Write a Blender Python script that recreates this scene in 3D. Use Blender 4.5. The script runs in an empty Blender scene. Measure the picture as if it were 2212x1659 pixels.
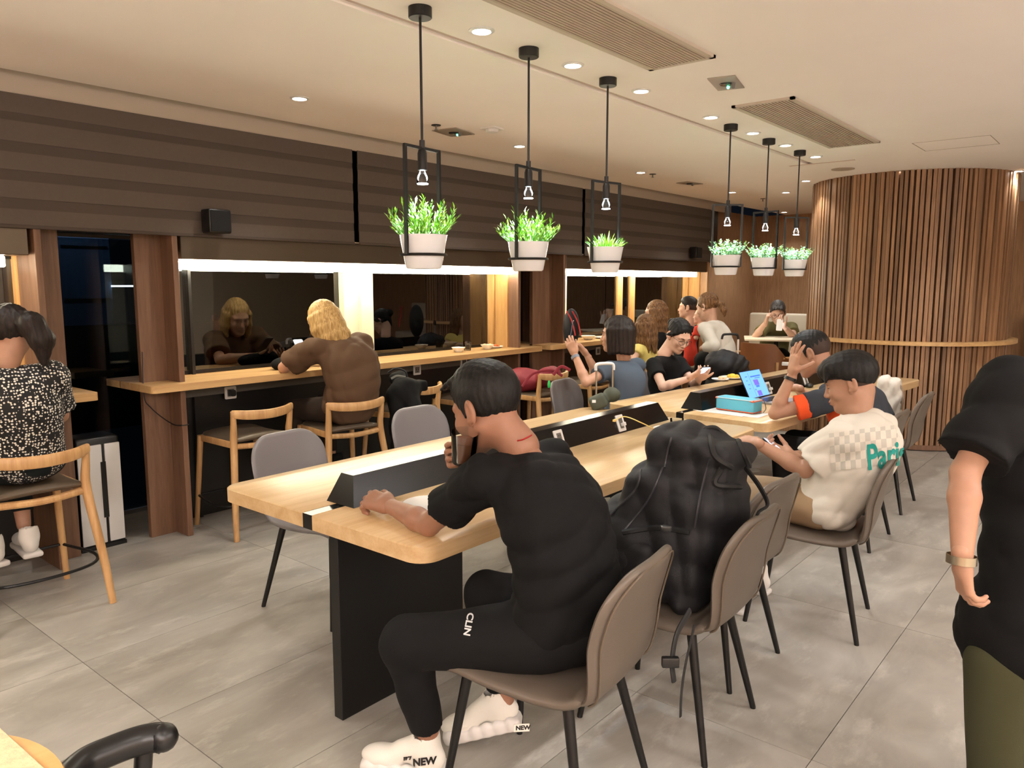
import bpy, bmesh, math, random
import numpy as np
from mathutils import Vector, Matrix, Quaternion
from mathutils.bvhtree import BVHTree
R = math.radians
rnd = random.Random(7)
# ------------------------------------------------------------------ camera, world, light, exposure
HC = 1.58; FPX = 1655.0; PITCH = R(7.47); YAW = R(39.67)
scene = bpy.context.scene
COL = scene.collection
cd = bpy.data.cameras.new('camera'); cam = bpy.data.objects.new('camera', cd); COL.objects.link(cam)
cd.sensor_width = 36.0; cd.lens = FPX/2212*36; cd.clip_start = .05
cam.location = (0, 0, HC); cam.rotation_euler = (math.pi/2-PITCH, 0, YAW)
scene.camera = cam
w = bpy.data.worlds.new('night'); scene.world = w; w.use_nodes = True
w.node_tree.nodes['Background'].inputs[0].default_value = (.0016, .0022, .0034, 1)
w.node_tree.nodes['Background'].inputs[1].default_value = 1.0
scene.view_settings.view_transform = 'Standard'; scene.view_settings.look = 'None'
scene.view_settings.gamma = 1; scene.view_settings.use_curve_mapping = False
scene.view_settings.exposure = 1.1
WARM = (1.0, .965, .91); COOL = (.64, .83, 1.0)
CEIL = 2.617
def area_light(name, loc, size, power, color=WARM, rot=(0, 0, 0)):
    l = bpy.data.lights.new(name, 'AREA'); l.shape = 'RECTANGLE'; l.size, l.size_y = size; l.energy = power; l.color = color
    o = bpy.data.objects.new(name, l); o.location = loc; o.rotation_euler = rot; COL.objects.link(o); return o
def spot(name, loc, power, color=WARM, size=110, blend=.6, radius=.022, target=None):
    l = bpy.data.lights.new(name, 'SPOT'); l.energy = power; l.color = color; l.spot_size = R(size); l.spot_blend = blend
    l.shadow_soft_size = radius
    o = bpy.data.objects.new(name, l); o.location = loc
    if target: o.rotation_euler = (Vector(target)-Vector(loc)).to_track_quat('-Z', 'Y').to_euler()
    COL.objects.link(o); return o
area_light('rear_fill', (2.6, -2.2, 2.55), (3.4, 3.0), 60, (1, .97, .93))  # unseen fill added behind the camera to lift the room light
area_light('right_fill', (3.0, 4.0, 2.55), (1.6, 5.0), 50, (1, .97, .92))  # added fill out of view on the right, facing down
area_light('rear_uplight_fill', (1.0, -2.4, 1.9), (5.0, 1.0), 200, (1, .955, .97), (math.pi, 0, 0))  # added uplight behind the camera, brightens the ceiling
area_light('right_uplight_fill', (3.2, 2.0, 1.9), (1.0, 7.0), 165, (1, .93, .97), (math.pi, 0, 0))  # second added uplight, unseen at the right, also for the ceiling

# ------------------------------------------------------------------ helpers
K = 1.58/1.66
def V(x, y, z=0): return Vector((x*K, y*K, z*K))
_cp, _sp, _cy, _sy = math.cos(PITCH), math.sin(PITCH), math.cos(YAW), math.sin(YAW)
FW = Vector((-_sy*_cp, _cy*_cp, -_sp)); RT = Vector((_cy, _sy, 0)); UP = RT.cross(FW)
CAM = Vector((0, 0, HC))
def at(u, v, d): return CAM+(FW+RT*((u-1106)/FPX)-UP*((v-829.5)/FPX))*d      # pixel at a real distance
def atz(u, v, z):
    r = FW+RT*((u-1106)/FPX)-UP*((v-829.5)/FPX); return CAM+r*((z-HC)/r.z)
def atx(u, v, x):
    r = FW+RT*((u-1106)/FPX)-UP*((v-829.5)/FPX); return CAM+r*(x/r.x)
def aty(u, v, y):
    r = FW+RT*((u-1106)/FPX)-UP*((v-829.5)/FPX); return CAM+r*(y/r.y)
def srgb(r, g, b):
    f = lambda c: (c/255/12.92) if c/255 <= .04045 else ((c/255+.055)/1.055)**2.4
    return (f(r), f(g), f(b), 1)
def tag(o, label=None, cat=None, group=None, kind=None):
    if label: o['label'] = label
    if cat: o['category'] = cat
    if group: o['group'] = group
    if kind: o['kind'] = kind
    return o
def empty(name, loc=(0, 0, 0), rz=0, label=None, cat=None, group=None, kind=None):
    o = bpy.data.objects.new(name, None); o.empty_display_size = .1; COL.objects.link(o)
    o.location = loc; o.rotation_euler = (0, 0, rz); return tag(o, label, cat, group, kind)
def link_mesh(name, me, mat, parent=None):
    if mat is not None and len(me.materials) == 0: me.materials.append(mat)
    o = bpy.data.objects.new(name, me); COL.objects.link(o)
    if parent is not None: o.parent = parent
    return o
def copy_tree(o, parent=None):
    c = o.copy(); COL.objects.link(c)
    if parent is not None: c.parent = parent
    for ch in list(o.children): copy_tree(ch, c)
    return c
class MB:
    def __init__(s): s.v = []; s.f = []; s.mi = []
    def add(s, vs, fs, m=0):
        b = len(s.v); s.v += [tuple(p) for p in vs]; s.f += [tuple(b+i for i in f) for f in fs]; s.mi += [m]*len(fs); return s
    def box(s, c, d, rz=0, m=0, M=None, bev=0, seg=2):
        if bev > 0:
            bm = bmesh.new(); bmesh.ops.create_cube(bm, size=1); bmesh.ops.scale(bm, vec=d, verts=bm.verts)
            bmesh.ops.bevel(bm, geom=bm.edges[:], offset=bev, segments=seg, profile=.5, affect='EDGES')
            vs = [v.co.copy() for v in bm.verts]; bm.verts.index_update(); fs = [[v.index for v in f.verts] for f in bm.faces]; bm.free()
        else:
            vs = [Vector((x*d[0]/2, y*d[1]/2, z*d[2]/2)) for x in (-1, 1) for y in (-1, 1) for z in (-1, 1)]
            fs = [(0, 1, 3, 2), (4, 6, 7, 5), (0, 4, 5, 1), (2, 3, 7, 6), (0, 2, 6, 4), (1, 5, 7, 3)]
        T = M if M is not None else Matrix.Rotation(rz, 4, 'Z')
        return s.add([T @ v + Vector(c) for v in vs], fs, m)
    def tube(s, path, rad, seg=10, cap=True, m=0, closed=False, flat=1.0):
        P = [Vector(p) for p in path]; n = len(P)
        rr = rad if hasattr(rad, '__len__') else [rad]*n
        T = []
        for i in range(n):
            a = P[(i-1) % n] if (closed or i > 0) else P[i]; b = P[(i+1) % n] if (closed or i < n-1) else P[i]
            t = (b-a); T.append(t.normalized() if t.length > 1e-9 else Vector((0, 0, 1)))
        ref = Vector((0, 0, 1)) if abs(T[0].z) < .9 else Vector((1, 0, 0))
        N = (ref-T[0]*ref.dot(T[0])).normalized(); rings = []
        for i in range(n):
            N = (N-T[i]*N.dot(T[i]));
            N = N.normalized() if N.length > 1e-6 else T[i].orthogonal().normalized()
            B = T[i].cross(N)
            rings.append([P[i]+N*math.cos(2*math.pi*k/seg)*rr[i]+B*math.sin(2*math.pi*k/seg)*rr[i]*flat for k in range(seg)])
        vs = [p for r in rings for p in r]; fs = []
        for i in range(n if closed else n-1):
            j = (i+1) % n
            for k in range(seg): fs.append((i*seg+k, i*seg+(k+1) % seg, j*seg+(k+1) % seg, j*seg+k))
        if cap and not closed:
            fs.append(tuple(range(seg-1, -1, -1))); fs.append(tuple((n-1)*seg+k for k in range(seg)))
        return s.add(vs, fs, m)
    def lathe(s, prof, seg=24, c=(0, 0, 0), m=0, closed=True, M=None):
        vs = []; fs = []; n = len(prof); c = Vector(c)
        for (r, z) in prof:
            for k in range(seg):
                a = 2*math.pi*k/seg; p = Vector((r*math.cos(a), r*math.sin(a), z))
                vs.append((M @ p if M is not None else p)+c)
        for i in range(n-1):
            for k in range(seg): fs.append((i*seg+k, i*seg+(k+1) % seg, (i+1)*seg+(k+1) % seg, (i+1)*seg+k))
        if closed:
            if prof[0][0] > 1e-6: fs.append(tuple(range(seg-1, -1, -1)))
            if prof[-1][0] > 1e-6: fs.append(tuple((n-1)*seg+k for k in range(seg)))
        return s.add(vs, fs, m)
    def prism(s, out, z0, z1, m=0, M=None):
        n = len(out); vs = [Vector((x, y, z0)) for x, y in out]+[Vector((x, y, z1)) for x, y in out]
        if M is not None: vs = [M @ v for v in vs]
        fs = [tuple(range(n-1, -1, -1)), tuple(range(n, 2*n))]+[(i, (i+1) % n, n+(i+1) % n, n+i) for i in range(n)]
        return s.add(vs, fs, m)
    def ball(s, c, r, seg=12, rings=8, m=0, M=None):
        r = r if hasattr(r, '__len__') else (r, r, r)
        vs = [Vector((0, 0, r[2]))]
        for i in range(1, rings):
            a = math.pi*i/rings
            for k in range(seg):
                b = 2*math.pi*k/seg; vs.append(Vector((r[0]*math.sin(a)*math.cos(b), r[1]*math.sin(a)*math.sin(b), r[2]*math.cos(a))))
        vs.append(Vector((0, 0, -r[2]))); fs = []
        for k in range(seg): fs.append((0, 1+k, 1+(k+1) % seg))
        for i in range(rings-2):
            for k in range(seg): a = 1+i*seg; fs.append((a+k, a+seg+k, a+seg+(k+1) % seg, a+(k+1) % seg))
        a = 1+(rings-2)*seg
        for k in range(seg): fs.append((a+k, len(vs)-1, a+(k+1) % seg))
        if M is not None: vs = [M @ v for v in vs]
        return s.add([v+Vector(c) for v in vs], fs, m)
    def mesh(s, name, smooth=True, angle=35):
        me = bpy.data.meshes.new(name); me.from_pydata(s.v, [], s.f)
        bm = bmesh.new(); bm.from_mesh(me); bmesh.ops.recalc_face_normals(bm, faces=bm.faces); bm.to_mesh(me); bm.free()
        if any(s.mi): me.polygons.foreach_set('material_index', s.mi)
        if smooth:
            me.polygons.foreach_set('use_smooth', [True]*len(me.polygons)); me.set_sharp_from_angle(angle=R(angle))
        return me
    def build(s, name, mat, parent=None, smooth=True, angle=35):
        me = s.mesh(name, smooth, angle)
        for m_ in (mat if isinstance(mat, (list, tuple)) else [mat]): me.materials.append(m_)
        return link_mesh(name, me, None, parent)
def round_rect(x0, x1, y0, y1, r, seg=5):
    rs = r if hasattr(r, '__len__') else (r,)*4; out = []
    for (cx, cy, a0, q) in ((x1, y1, 0, rs[0]), (x0, y1, 90, rs[1]), (x0, y0, 180, rs[2]), (x1, y0, 270, rs[3])):
        sx = -1 if cx == x1 else 1; sy = -1 if cy == y1 else 1
        if q <= 1e-5: out.append((cx, cy)); continue
        for k in range(seg+1):
            a = R(a0+90*k/seg); out.append((cx+sx*q+q*math.cos(a), cy+sy*q+q*math.sin(a)))
    return out
def slab_sweep(prof, width, thick, seg=24, n=3.0, bow=0.0, bowf=None):
    """padded slab: profile points (x,z) in the side view, width function w(s), rounded edges"""
    P = [Vector((p[0], 0, p[1])) for p in prof]; L = [0]
    for i in range(1, len(P)): L.append(L[-1]+(P[i]-P[i-1]).length)
    tot = L[-1]; vs = []; fs = []
    for i, p in enumerate(P):
        t = (P[min(i+1, len(P)-1)]-P[max(i-1, 0)]).normalized(); N = Vector((-t.z, 0, t.x))
        s = L[i]; wd = width(s, tot); e = min(s, tot-s); th = thick*(math.sqrt(max(0, 1-(1-min(e/(thick*.55), 1))**2))*.97+.03)
        for k in range(seg):
            a = 2*math.pi*k/seg; ca, sa = math.cos(a), math.sin(a)
            y = wd/2*math.copysign(abs(ca)**(2/n), ca); q = th/2*math.copysign(abs(sa)**(2/n), sa)
            b = bowf(s, tot) if bowf else bow
            vs.append(p+Vector((0, y, 0))+N*(q+b*(y/(.23))**2))
    m = len(P)
    for i in range(m-1):
        for k in range(seg): fs.append((i*seg+k, i*seg+(k+1) % seg, (i+1)*seg+(k+1) % seg, (i+1)*seg+k))
    fs.append(tuple(range(seg))); fs.append(tuple((m-1)*seg+k for k in range(seg-1, -1, -1)))
    return vs, fs
def bez(pts, n=24):
    """Catmull-Rom through points"""
    P = [Vector(p) for p in pts]; P = [P[0]*2-P[1]]+P+[P[-1]*2-P[-2]]; out = []
    segs = len(P)-3; per = max(2, n//segs)
    for i in range(segs):
        a, b, c, d = P[i:i+4]
        for k in range(per):
            t = k/per; out.append(.5*((2*b)+(c-a)*t+(2*a-5*b+4*c-d)*t*t+(3*b-a-3*c+d)*t**3))
    out.append(P[-2]); return out

# ------------------------------------------------------------------ materials
def _new(name):
    m = bpy.data.materials.new(name); m.use_nodes = True; nt = m.node_tree; return m, nt, nt.nodes['Principled BSDF']
def pbr(name, col, rough=.5, metal=0, noise=0, nscale=8, bump=0, bscale=60, spec=.5, stretch=(1, 1, 1), coat=0, rand=0, sheen=0, sss=0, alpha=1):
    m, nt, b = _new(name); col = srgb(*col) if len(col) == 3 else col
    b.inputs['Base Color'].default_value = col; b.inputs['Roughness'].default_value = rough; b.inputs['Metallic'].default_value = metal
    b.inputs['Specular IOR Level'].default_value = spec; b.inputs['Coat Weight'].default_value = coat
    if sheen: b.inputs['Sheen Weight'].default_value = sheen
    if sss: b.inputs['Subsurface Weight'].default_value = sss; b.inputs['Subsurface Radius'].default_value = (.012, .005, .003); b.inputs['Subsurface Scale'].default_value = 1
    N = nt.nodes; L = nt.links
    if noise or bump or rand:
        tc = N.new('ShaderNodeTexCoord'); mp = N.new('ShaderNodeMapping'); L.new(tc.outputs['Object'], mp.inputs[0])
        mp.inputs['Scale'].default_value = stretch
    if noise or rand:
        mx = N.new('ShaderNodeMix'); mx.data_type = 'RGBA'; mx.blend_type = 'MULTIPLY'; mx.inputs['Factor'].default_value = 1
        mx.inputs[6].default_value = col
        val = None
        if noise:
            nz = N.new('ShaderNodeTexNoise'); nz.inputs['Scale'].default_value = nscale; nz.inputs['Detail'].default_value = 5; L.new(mp.outputs[0], nz.inputs[0])
            mr = N.new('ShaderNodeMapRange'); mr.inputs[1].default_value = .3; mr.inputs[2].default_value = .7; mr.inputs[3].default_value = 1-noise; mr.inputs[4].default_value = 1+noise
            L.new(nz.outputs[0], mr.inputs[0]); val = mr.outputs[0]
        if rand:
            oi = N.new('ShaderNodeObjectInfo'); mr2 = N.new('ShaderNodeMapRange'); mr2.inputs[3].default_value = 1-rand; mr2.inputs[4].default_value = 1+rand
            L.new(oi.outputs['Random'], mr2.inputs[0])
            if val is not None:
                mt = N.new('ShaderNodeMath'); mt.operation = 'MULTIPLY'; L.new(val, mt.inputs[0]); L.new(mr2.outputs[0], mt.inputs[1]); val = mt.outputs[0]
            else: val = mr2.outputs[0]
        L.new(val, mx.inputs[7]); L.new(mx.outputs[2], b.inputs['Base Color'])
    if bump:
        n2 = N.new('ShaderNodeTexNoise'); n2.inputs['Scale'].default_value = bscale; n2.inputs['Detail'].default_value = 4; L.new(mp.outputs[0], n2.inputs[0])
        bp = N.new('ShaderNodeBump'); bp.inputs['Strength'].default_value = bump; bp.inputs['Distance'].default_value = .01
        L.new(n2.outputs[0], bp.inputs['Height']); L.new(bp.outputs[0], b.inputs['Normal'])
    return m
def wood(name, c1, c2, rough=.45, scale=6, axis=1, rand=0.0, coat=0, plank=0):
    """grain runs along the given object axis"""
    m, nt, b = _new(name); N = nt.nodes; L = nt.links
    tc = N.new('ShaderNodeTexCoord'); mp = N.new('ShaderNodeMapping'); oi = N.new('ShaderNodeObjectInfo')
    st = [8, 8, 8]; st[axis] = .55; mp.inputs['Scale'].default_value = st
    L.new(tc.outputs['Object'], mp.inputs[0])
    vm = N.new('ShaderNodeVectorMath'); vm.operation = 'MULTIPLY'; vm.inputs[1].default_value = (37, 19, 11)
    cb = N.new('ShaderNodeCombineXYZ'); [L.new(oi.outputs['Random'], cb.inputs[i]) for i in range(3)]
    L.new(cb.outputs[0], vm.inputs[0]); L.new(vm.outputs[0], mp.inputs['Location'])
    nz = N.new('ShaderNodeTexNoise'); nz.inputs['Scale'].default_value = scale*.35; nz.inputs['Detail'].default_value = 6; nz.inputs['Distortion'].default_value = .6; L.new(mp.outputs[0], nz.inputs[0])
    n2 = N.new('ShaderNodeTexNoise'); n2.inputs['Scale'].default_value = scale*2.5; n2.inputs['Detail'].default_value = 3; L.new(mp.outputs[0], n2.inputs[0])
    ad = N.new('ShaderNodeMath'); ad.operation = 'MULTIPLY_ADD'; L.new(n2.outputs[0], ad.inputs[0]); ad.inputs[1].default_value = .35; L.new(nz.outputs[0], ad.inputs[2])
    cr = N.new('ShaderNodeValToRGB'); cr.color_ramp.elements[0].position = .42; cr.color_ramp.elements[0].color = srgb(*c2)
    cr.color_ramp.elements[1].position = .85; cr.color_ramp.elements[1].color = srgb(*c1); L.new(ad.outputs[0], cr.inputs[0])
    out = cr.outputs[0]
    if rand:
        mr = N.new('ShaderNodeMapRange'); mr.inputs[3].default_value = 1-rand; mr.inputs[4].default_value = 1+rand; L.new(oi.outputs['Random'], mr.inputs[0])
        mx = N.new('ShaderNodeMix'); mx.data_type = 'RGBA'; mx.blend_type = 'MULTIPLY'; mx.inputs['Factor'].default_value = 1
        L.new(out, mx.inputs[6]); L.new(mr.outputs[0], mx.inputs[7]); out = mx.outputs[2]
    L.new(out, b.inputs['Base Color']); b.inputs['Roughness'].default_value = rough; b.inputs['Coat Weight'].default_value = coat; b.inputs['Coat Roughness'].default_value = .25
    return m
def emit(name, col, strength):
    m, nt, b = _new(name); b.inputs['Base Color'].default_value = (0, 0, 0, 1); b.inputs['Emission Color'].default_value = (*col, 1); b.inputs['Emission Strength'].default_value = strength; return m
def glass(name, tint=(.8, .85, .85), rough=0.0, ior=1.45):
    m, nt, b = _new(name); N = nt.nodes; L = nt.links; N.remove(b); out = N['Material Output']
    t = N.new('ShaderNodeBsdfTransparent'); t.inputs[0].default_value = (*tint, 1); g = N.new('ShaderNodeBsdfGlossy'); g.inputs['Roughness'].default_value = rough
    fr = N.new('ShaderNodeFresnel'); fr.inputs[0].default_value = ior; mx = N.new('ShaderNodeMixShader')
    L.new(fr.outputs[0], mx.inputs[0]); L.new(t.outputs[0], mx.inputs[1]); L.new(g.outputs[0], mx.inputs[2]); L.new(mx.outputs[0], out.inputs[0]); return m

M = {}
M['ceil'] = pbr('ceiling_paint', (238, 231, 224), .9, noise=.015, nscale=2)
M['groove'] = pbr('groove_paint', (200, 180, 168), .9)
M['fascia'] = pbr('fascia_paint', (190, 178, 162), .9)
M['slotdark'] = pbr('slot_shade_frame_paint', (92, 82, 70), .9)  # shade of the ceiling slot put into the colour; gap frames share it
M['black_metal'] = pbr('black_powder_coat', (14, 13, 13), .42, spec=.4)
M['black_gloss'] = pbr('black_satin_laminate', (13, 12, 12), .22, spec=.5)
M['white_plastic'] = pbr('white_plastic', (215, 213, 210), .35)
M['grey_plastic'] = pbr('grey_plastic', (105, 103, 98), .4)
M['dark_plastic'] = pbr('dark_plastic', (20, 20, 21), .35)
M['bronze'] = pbr('bronze_hood_metal', (88, 76, 63), .32, metal=.5, noise=.12, nscale=5, stretch=(1, .2, 1))
M['blind_light'] = pbr('blind_fabric', (92, 83, 76), .95, noise=.03, nscale=40)
M['blind_dark'] = pbr('blind_sheer_fabric', (78, 69, 63), .95)
M['oak_counter'] = wood('oak_counter', (206, 168, 116), (176, 134, 86), .4, 6, 1)
M['oak_table'] = wood('oak_table', (208, 178, 134), (184, 148, 102), .32, 5, 1, coat=.15)
M['post'] = wood('brown_walnut_post', (124, 92, 70), (96, 68, 50), .5, 9, 2)
M['jamb'] = wood('oak_jamb', (196, 152, 96), (166, 120, 70), .5, 9, 2)
M['veneer'] = wood('oak_veneer_wall', (182, 144, 108), (150, 114, 82), .55, 22, 2)
M['slat'] = wood('walnut_slat', (152, 116, 84), (112, 80, 56), .5, 10, 2, rand=.30)
M['slatback'] = pbr('slat_backing', (88, 60, 40), .7)
M['ash'] = wood('ash_chair_wood', (206, 164, 112), (172, 128, 80), .42, 9, 2)
M['taupe'] = pbr('taupe_leather', (94, 84, 74), .42, noise=.04, nscale=6, bump=.05, bscale=220)
M['taupe_dark'] = pbr('brown_seat_leather', (92, 80, 66), .35, bump=.04, bscale=200)
M['taupe_cool_lit'] = pbr('taupe_leather_cool_lit', (112, 107, 107), .35, noise=.03, nscale=6)  # same taupe leather, with cool reflected light mixed into the colour
M['cream_pillar'] = pbr('cream_paint', (214, 204, 180), .6)
M['grey_panel'] = pbr('grey_panel', (92, 88, 82), .5)
M['dark_panel'] = pbr('dark_panel', (26, 24, 22), .3)
M['grout'] = pbr('dark_grout', (70, 62, 54), .9)
M['led'] = emit('led_strip', (1.0, .90, .68), 22)
M['down'] = emit('downlight_lens', (1.0, .93, .80), 30)
M['green_led'] = emit('green_led', (.1, 1, .5), 4)
M['window_glass'] = glass('window_glass', (.45, .5, .52), 0, 2.05)
M['clear_glass'] = glass('clear_glass', (.93, .95, .95), .02, 1.4)
M['cream_uphol'] = pbr('cream_upholstery', (206, 196, 178), .5, noise=.03)
M['porcelain'] = pbr('white_porcelain', (232, 228, 220), .2)
M['brown_leather'] = pbr('tan_leather', (126, 78, 44), .42, noise=.06, nscale=7)
M['beige_wall'] = pbr('beige_wall', (206, 188, 160), .8)
def tile_mat():
    m, nt, b = _new('concrete_look_tile'); N = nt.nodes; L = nt.links
    tc = N.new('ShaderNodeTexCoord'); oi = N.new('ShaderNodeObjectInfo'); mp = N.new('ShaderNodeMapping'); mp.inputs['Scale'].default_value = (1.7, 1.0, 1)
    cb = N.new('ShaderNodeCombineXYZ'); [L.new(oi.outputs['Random'], cb.inputs[i]) for i in range(3)]
    vm = N.new('ShaderNodeVectorMath'); vm.operation = 'MULTIPLY'; vm.inputs[1].default_value = (51, 37, 23); L.new(cb.outputs[0], vm.inputs[0]); L.new(vm.outputs[0], mp.inputs['Location'])
    L.new(tc.outputs['Object'], mp.inputs[0])
    n1 = N.new('ShaderNodeTexNoise'); n1.inputs['Scale'].default_value = 1.3; n1.inputs['Detail'].default_value = 7; n1.inputs['Roughness'].default_value = .62; n1.inputs['Distortion'].default_value = .5; L.new(mp.outputs[0], n1.inputs[0])
    cr = N.new('ShaderNodeValToRGB'); e = cr.color_ramp.elements; e[0].position = .34; e[0].color = srgb(138, 133, 124); e[1].position = .68; e[1].color = srgb(168, 163, 154)
    q = cr.color_ramp.elements.new(.5); q.color = srgb(154, 149, 140); L.new(n1.outputs[0], cr.inputs[0])
    n2 = N.new('ShaderNodeTexNoise'); n2.inputs['Scale'].default_value = 3.4; n2.inputs['Detail'].default_value = 9; n2.inputs['Roughness'].default_value = .7; L.new(mp.outputs[0], n2.inputs[0])
    c2 = N.new('ShaderNodeValToRGB'); c2.color_ramp.elements[0].position = .53; c2.color_ramp.elements[0].color = (0, 0, 0, 1); c2.color_ramp.elements[1].position = .72; c2.color_ramp.elements[1].color = (1, 1, 1, 1); L.new(n2.outputs[0], c2.inputs[0])
    mx = N.new('ShaderNodeMix'); mx.data_type = 'RGBA'; L.new(c2.outputs[0], mx.inputs[0]); L.new(cr.outputs[0], mx.inputs[6]); mx.inputs[7].default_value = srgb(178, 173, 164)
    L.new(mx.outputs[2], b.inputs['Base Color'])
    mr = N.new('ShaderNodeMapRange'); mr.inputs[3].default_value = .30; mr.inputs[4].default_value = .52; L.new(n2.outputs[0], mr.inputs[0]); L.new(mr.outputs[0], b.inputs['Roughness'])
    bp = N.new('ShaderNodeBump'); bp.inputs['Strength'].default_value = .06; L.new(n2.outputs[0], bp.inputs['Height']); L.new(bp.outputs[0], b.inputs['Normal'])
    return m
M['tile'] = tile_mat()
# ------------------------------------------------------------------ floor of separate tiles
fl = empty('floor', (0, 0, 0), kind='structure')
MB().box((-.2, 4.6, -.02), (10.6, 16.4, .02)).build('grout_bed', M['grout'], fl, smooth=False)
tx = [-5.36, -4.68, -4.007, -3.331, -2.67, -2.045, -1.418, -.747, -.075, .60, 1.27, 1.95, 2.62, 3.3, 3.97, 4.6]
tme = MB().box((0, 0, 0), (1, 1.277, .011)).mesh('tile', smooth=False); tme.materials.append(M['tile'])
for i in range(len(tx)-1):
    for j in range(-3, 9):
        y0 = 1.19+1.280*j
        o = link_mesh('tile', tme, None, fl); o.location = ((tx[i]+tx[i+1])/2, y0+.64, -.0055); o.scale = (tx[i+1]-tx[i]-.003, 1, 1)
# ------------------------------------------------------------------ ceiling
ce = empty('ceiling', (0, 0, 0), kind='structure')
XS = -4.61*K; GX0, GX1, GY = -2.545*K, -2.485*K, 7.35*K
c = MB()
c.box(((XS+GX0)/2, 4.2, CEIL+.05), (GX0-XS, 16, .1)); c.box(((GX1+4.6)/2, 4.2, CEIL+.05), (4.6-GX1, 16, .1))
c.box(((GX0+GX1)/2, (GY+12.2)/2, CEIL+.05), (GX1-GX0, 12.2-GY, .1))
c.build('ceiling_board', M['ceil'], ce, smooth=False)
MB().box(((GX0+GX1)/2, (GY-3.8)/2, CEIL+.03), (GX1-GX0, GY+3.8, .025)).build('shadow_gap', M['groove'], ce, smooth=False)
MB().box((-1.95-.35, GY-.02, CEIL-.001), (.55, .035, .003)).build('shadow_gap', M['groove'], ce, smooth=False)
tr = MB(); tr.box((XS-.08, 4.2, CEIL+.075), (.2, 16, .02)); tr.build('trim_1', M['slotdark'], None, smooth=False)['kind'] = 'structure'
MB().box((-4.79*K, 3.2, CEIL+.006), (.025, 14, .17)).build('trim_2', M['fascia'], None, smooth=False)['kind'] = 'structure'
# ------------------------------------------------------------------ window wall on the left
XW = -5.15*K; XG = -5.6*K
def wpart(name, c, d, mat, par, **k): return MB().box(c, d, **k).build(name, mat, par, smooth=bool(k.get('bev')))
wl = empty('wall_left', (0, 0, 0), kind='structure')
wpart('upper_wall', (-5.05*K, 3.0, 2.32), (.1, 14.5, .9), M['dark_panel'], wl)
wpart('side_wall', (-5.12*K-.05, (10.08*K+12.45*K)/2, CEIL/2), (.12, 2.37*K, CEIL), M['veneer'], wl)
MB().box((-4.95*K, 10.07*K, .97), (.30, .04, 1.94)).build('end_panel', M['veneer'], wl)
wb = empty('wall_back', (0, 0, 0), kind='structure')
wpart('veneer_panel', (-3.2, 12.47*K, CEIL/2), (3.7, .1, CEIL), M['veneer'], wb)
wpart('veneer_panel', (1.6, 12.47*K, CEIL/2), (5.9, .1, CEIL), M['veneer'], wb)
wr = wpart('wall_right', (4.62, 4.2, CEIL/2), (.1, 16, CEIL), M['beige_wall'], None); wr['kind'] = 'structure'
wf = wpart('wall_front', (-.3, -3.7, CEIL/2), (10.2, .1, CEIL), M['veneer'], None); wf['kind'] = 'structure'
bays = [(-3.2, 1.66), (2.455, 5.86), (6.66, 10.05)]      # in photo units along the wall
wi = 0
for bi, (y0, y1) in enumerate(bays):
    a, b = y0*K, y1*K; wi += 1
    w_ = empty('window_%d' % wi, (XW, (a+b)/2, 0), kind='structure')
    def L_(name, cx, cy, cz, dx, dy, dz, mat, **k): return wpart(name, (cx-XW, cy-(a+b)/2, cz), (dx, dy, dz), mat, w_, **k)
    cuts = {0: [-1.2, .4], 1: [3.98], 2: [6.8, 8.0]}[bi]
    ed = [a]+[q*K for q in cuts]+[b]
    for i in range(len(ed)-1): L_('pane', XW, (ed[i]+ed[i+1])/2, 1.36, .006, ed[i+1]-ed[i]-.01, .78, M['window_glass'])
    L_('sill_frame', XW-.01, (a+b)/2, .995, .03, b-a, .02, M['black_metal'])
    L_('lower_panel', XW-.01, (a+b)/2, .42, .04, b-a, .84, M['dark_panel'])
    L_('apron', XW+.03, (a+b)/2, .885, .03, b-a, .11, M['grey_panel'])
    L_('head_frame', XW-.01, (a+b)/2, 1.735, .05, b-a, .04, M['black_metal'])
    # lit wooden jamb at the far end and its black groove
    L_('jamb', -4.975*K, b-.012, 1.38, .15, .03, .80, M['jamb']); L_('jamb', -5.11*K, b-.02, 1.38, .08, .04, .80, M['jamb'])
    if bi == 1:
        L_('mullion', XW+.03, 4.05*K, 1.36, .07, .15*K, .80, M['cream_pillar']); L_('mullion', XW+.045, 4.19*K, 1.36, .10, .13*K, .80, M['cream_pillar'])
    if bi == 2:
        L_('mullion', XW+.045, 6.92*K, 1.36, .10, .26*K, .80, M['cream_pillar']); L_('mullion', XW+.01, 8.3*K, 1.36, .03, .12*K, .80, M['jamb']); L_('mullion', XW+.01, 8.6*K, 1.36, .03, .12*K, .80, M['jamb'])
# glazed gaps between the bays
for y0, y1 in ((1.62, 2.7), (5.82, 6.9)):
    wi += 1; w_ = empty('window_%d' % wi, (XG, (y0+y1)/2*K, 0), kind='structure')
    for (nm, cz, dz, mt) in (('pane', .95, 1.84, M['window_glass']),): wpart(nm, (0, 0, cz), (.008, (y1-y0)*K, dz), mt, w_)
    wpart('frame', (0, 0, .01), (.03, (y1-y0)*K, .03), M['grey_panel'], w_)
    wpart('frame', (.01, 0, 1.94), (.03, (y1-y0)*K, .13), M['slotdark'], w_)
    wpart('reveal', (.24, (y1-y0)/2*K-.02, .95), (.46, .02, 1.9), M['dark_panel'], w_)
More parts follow.
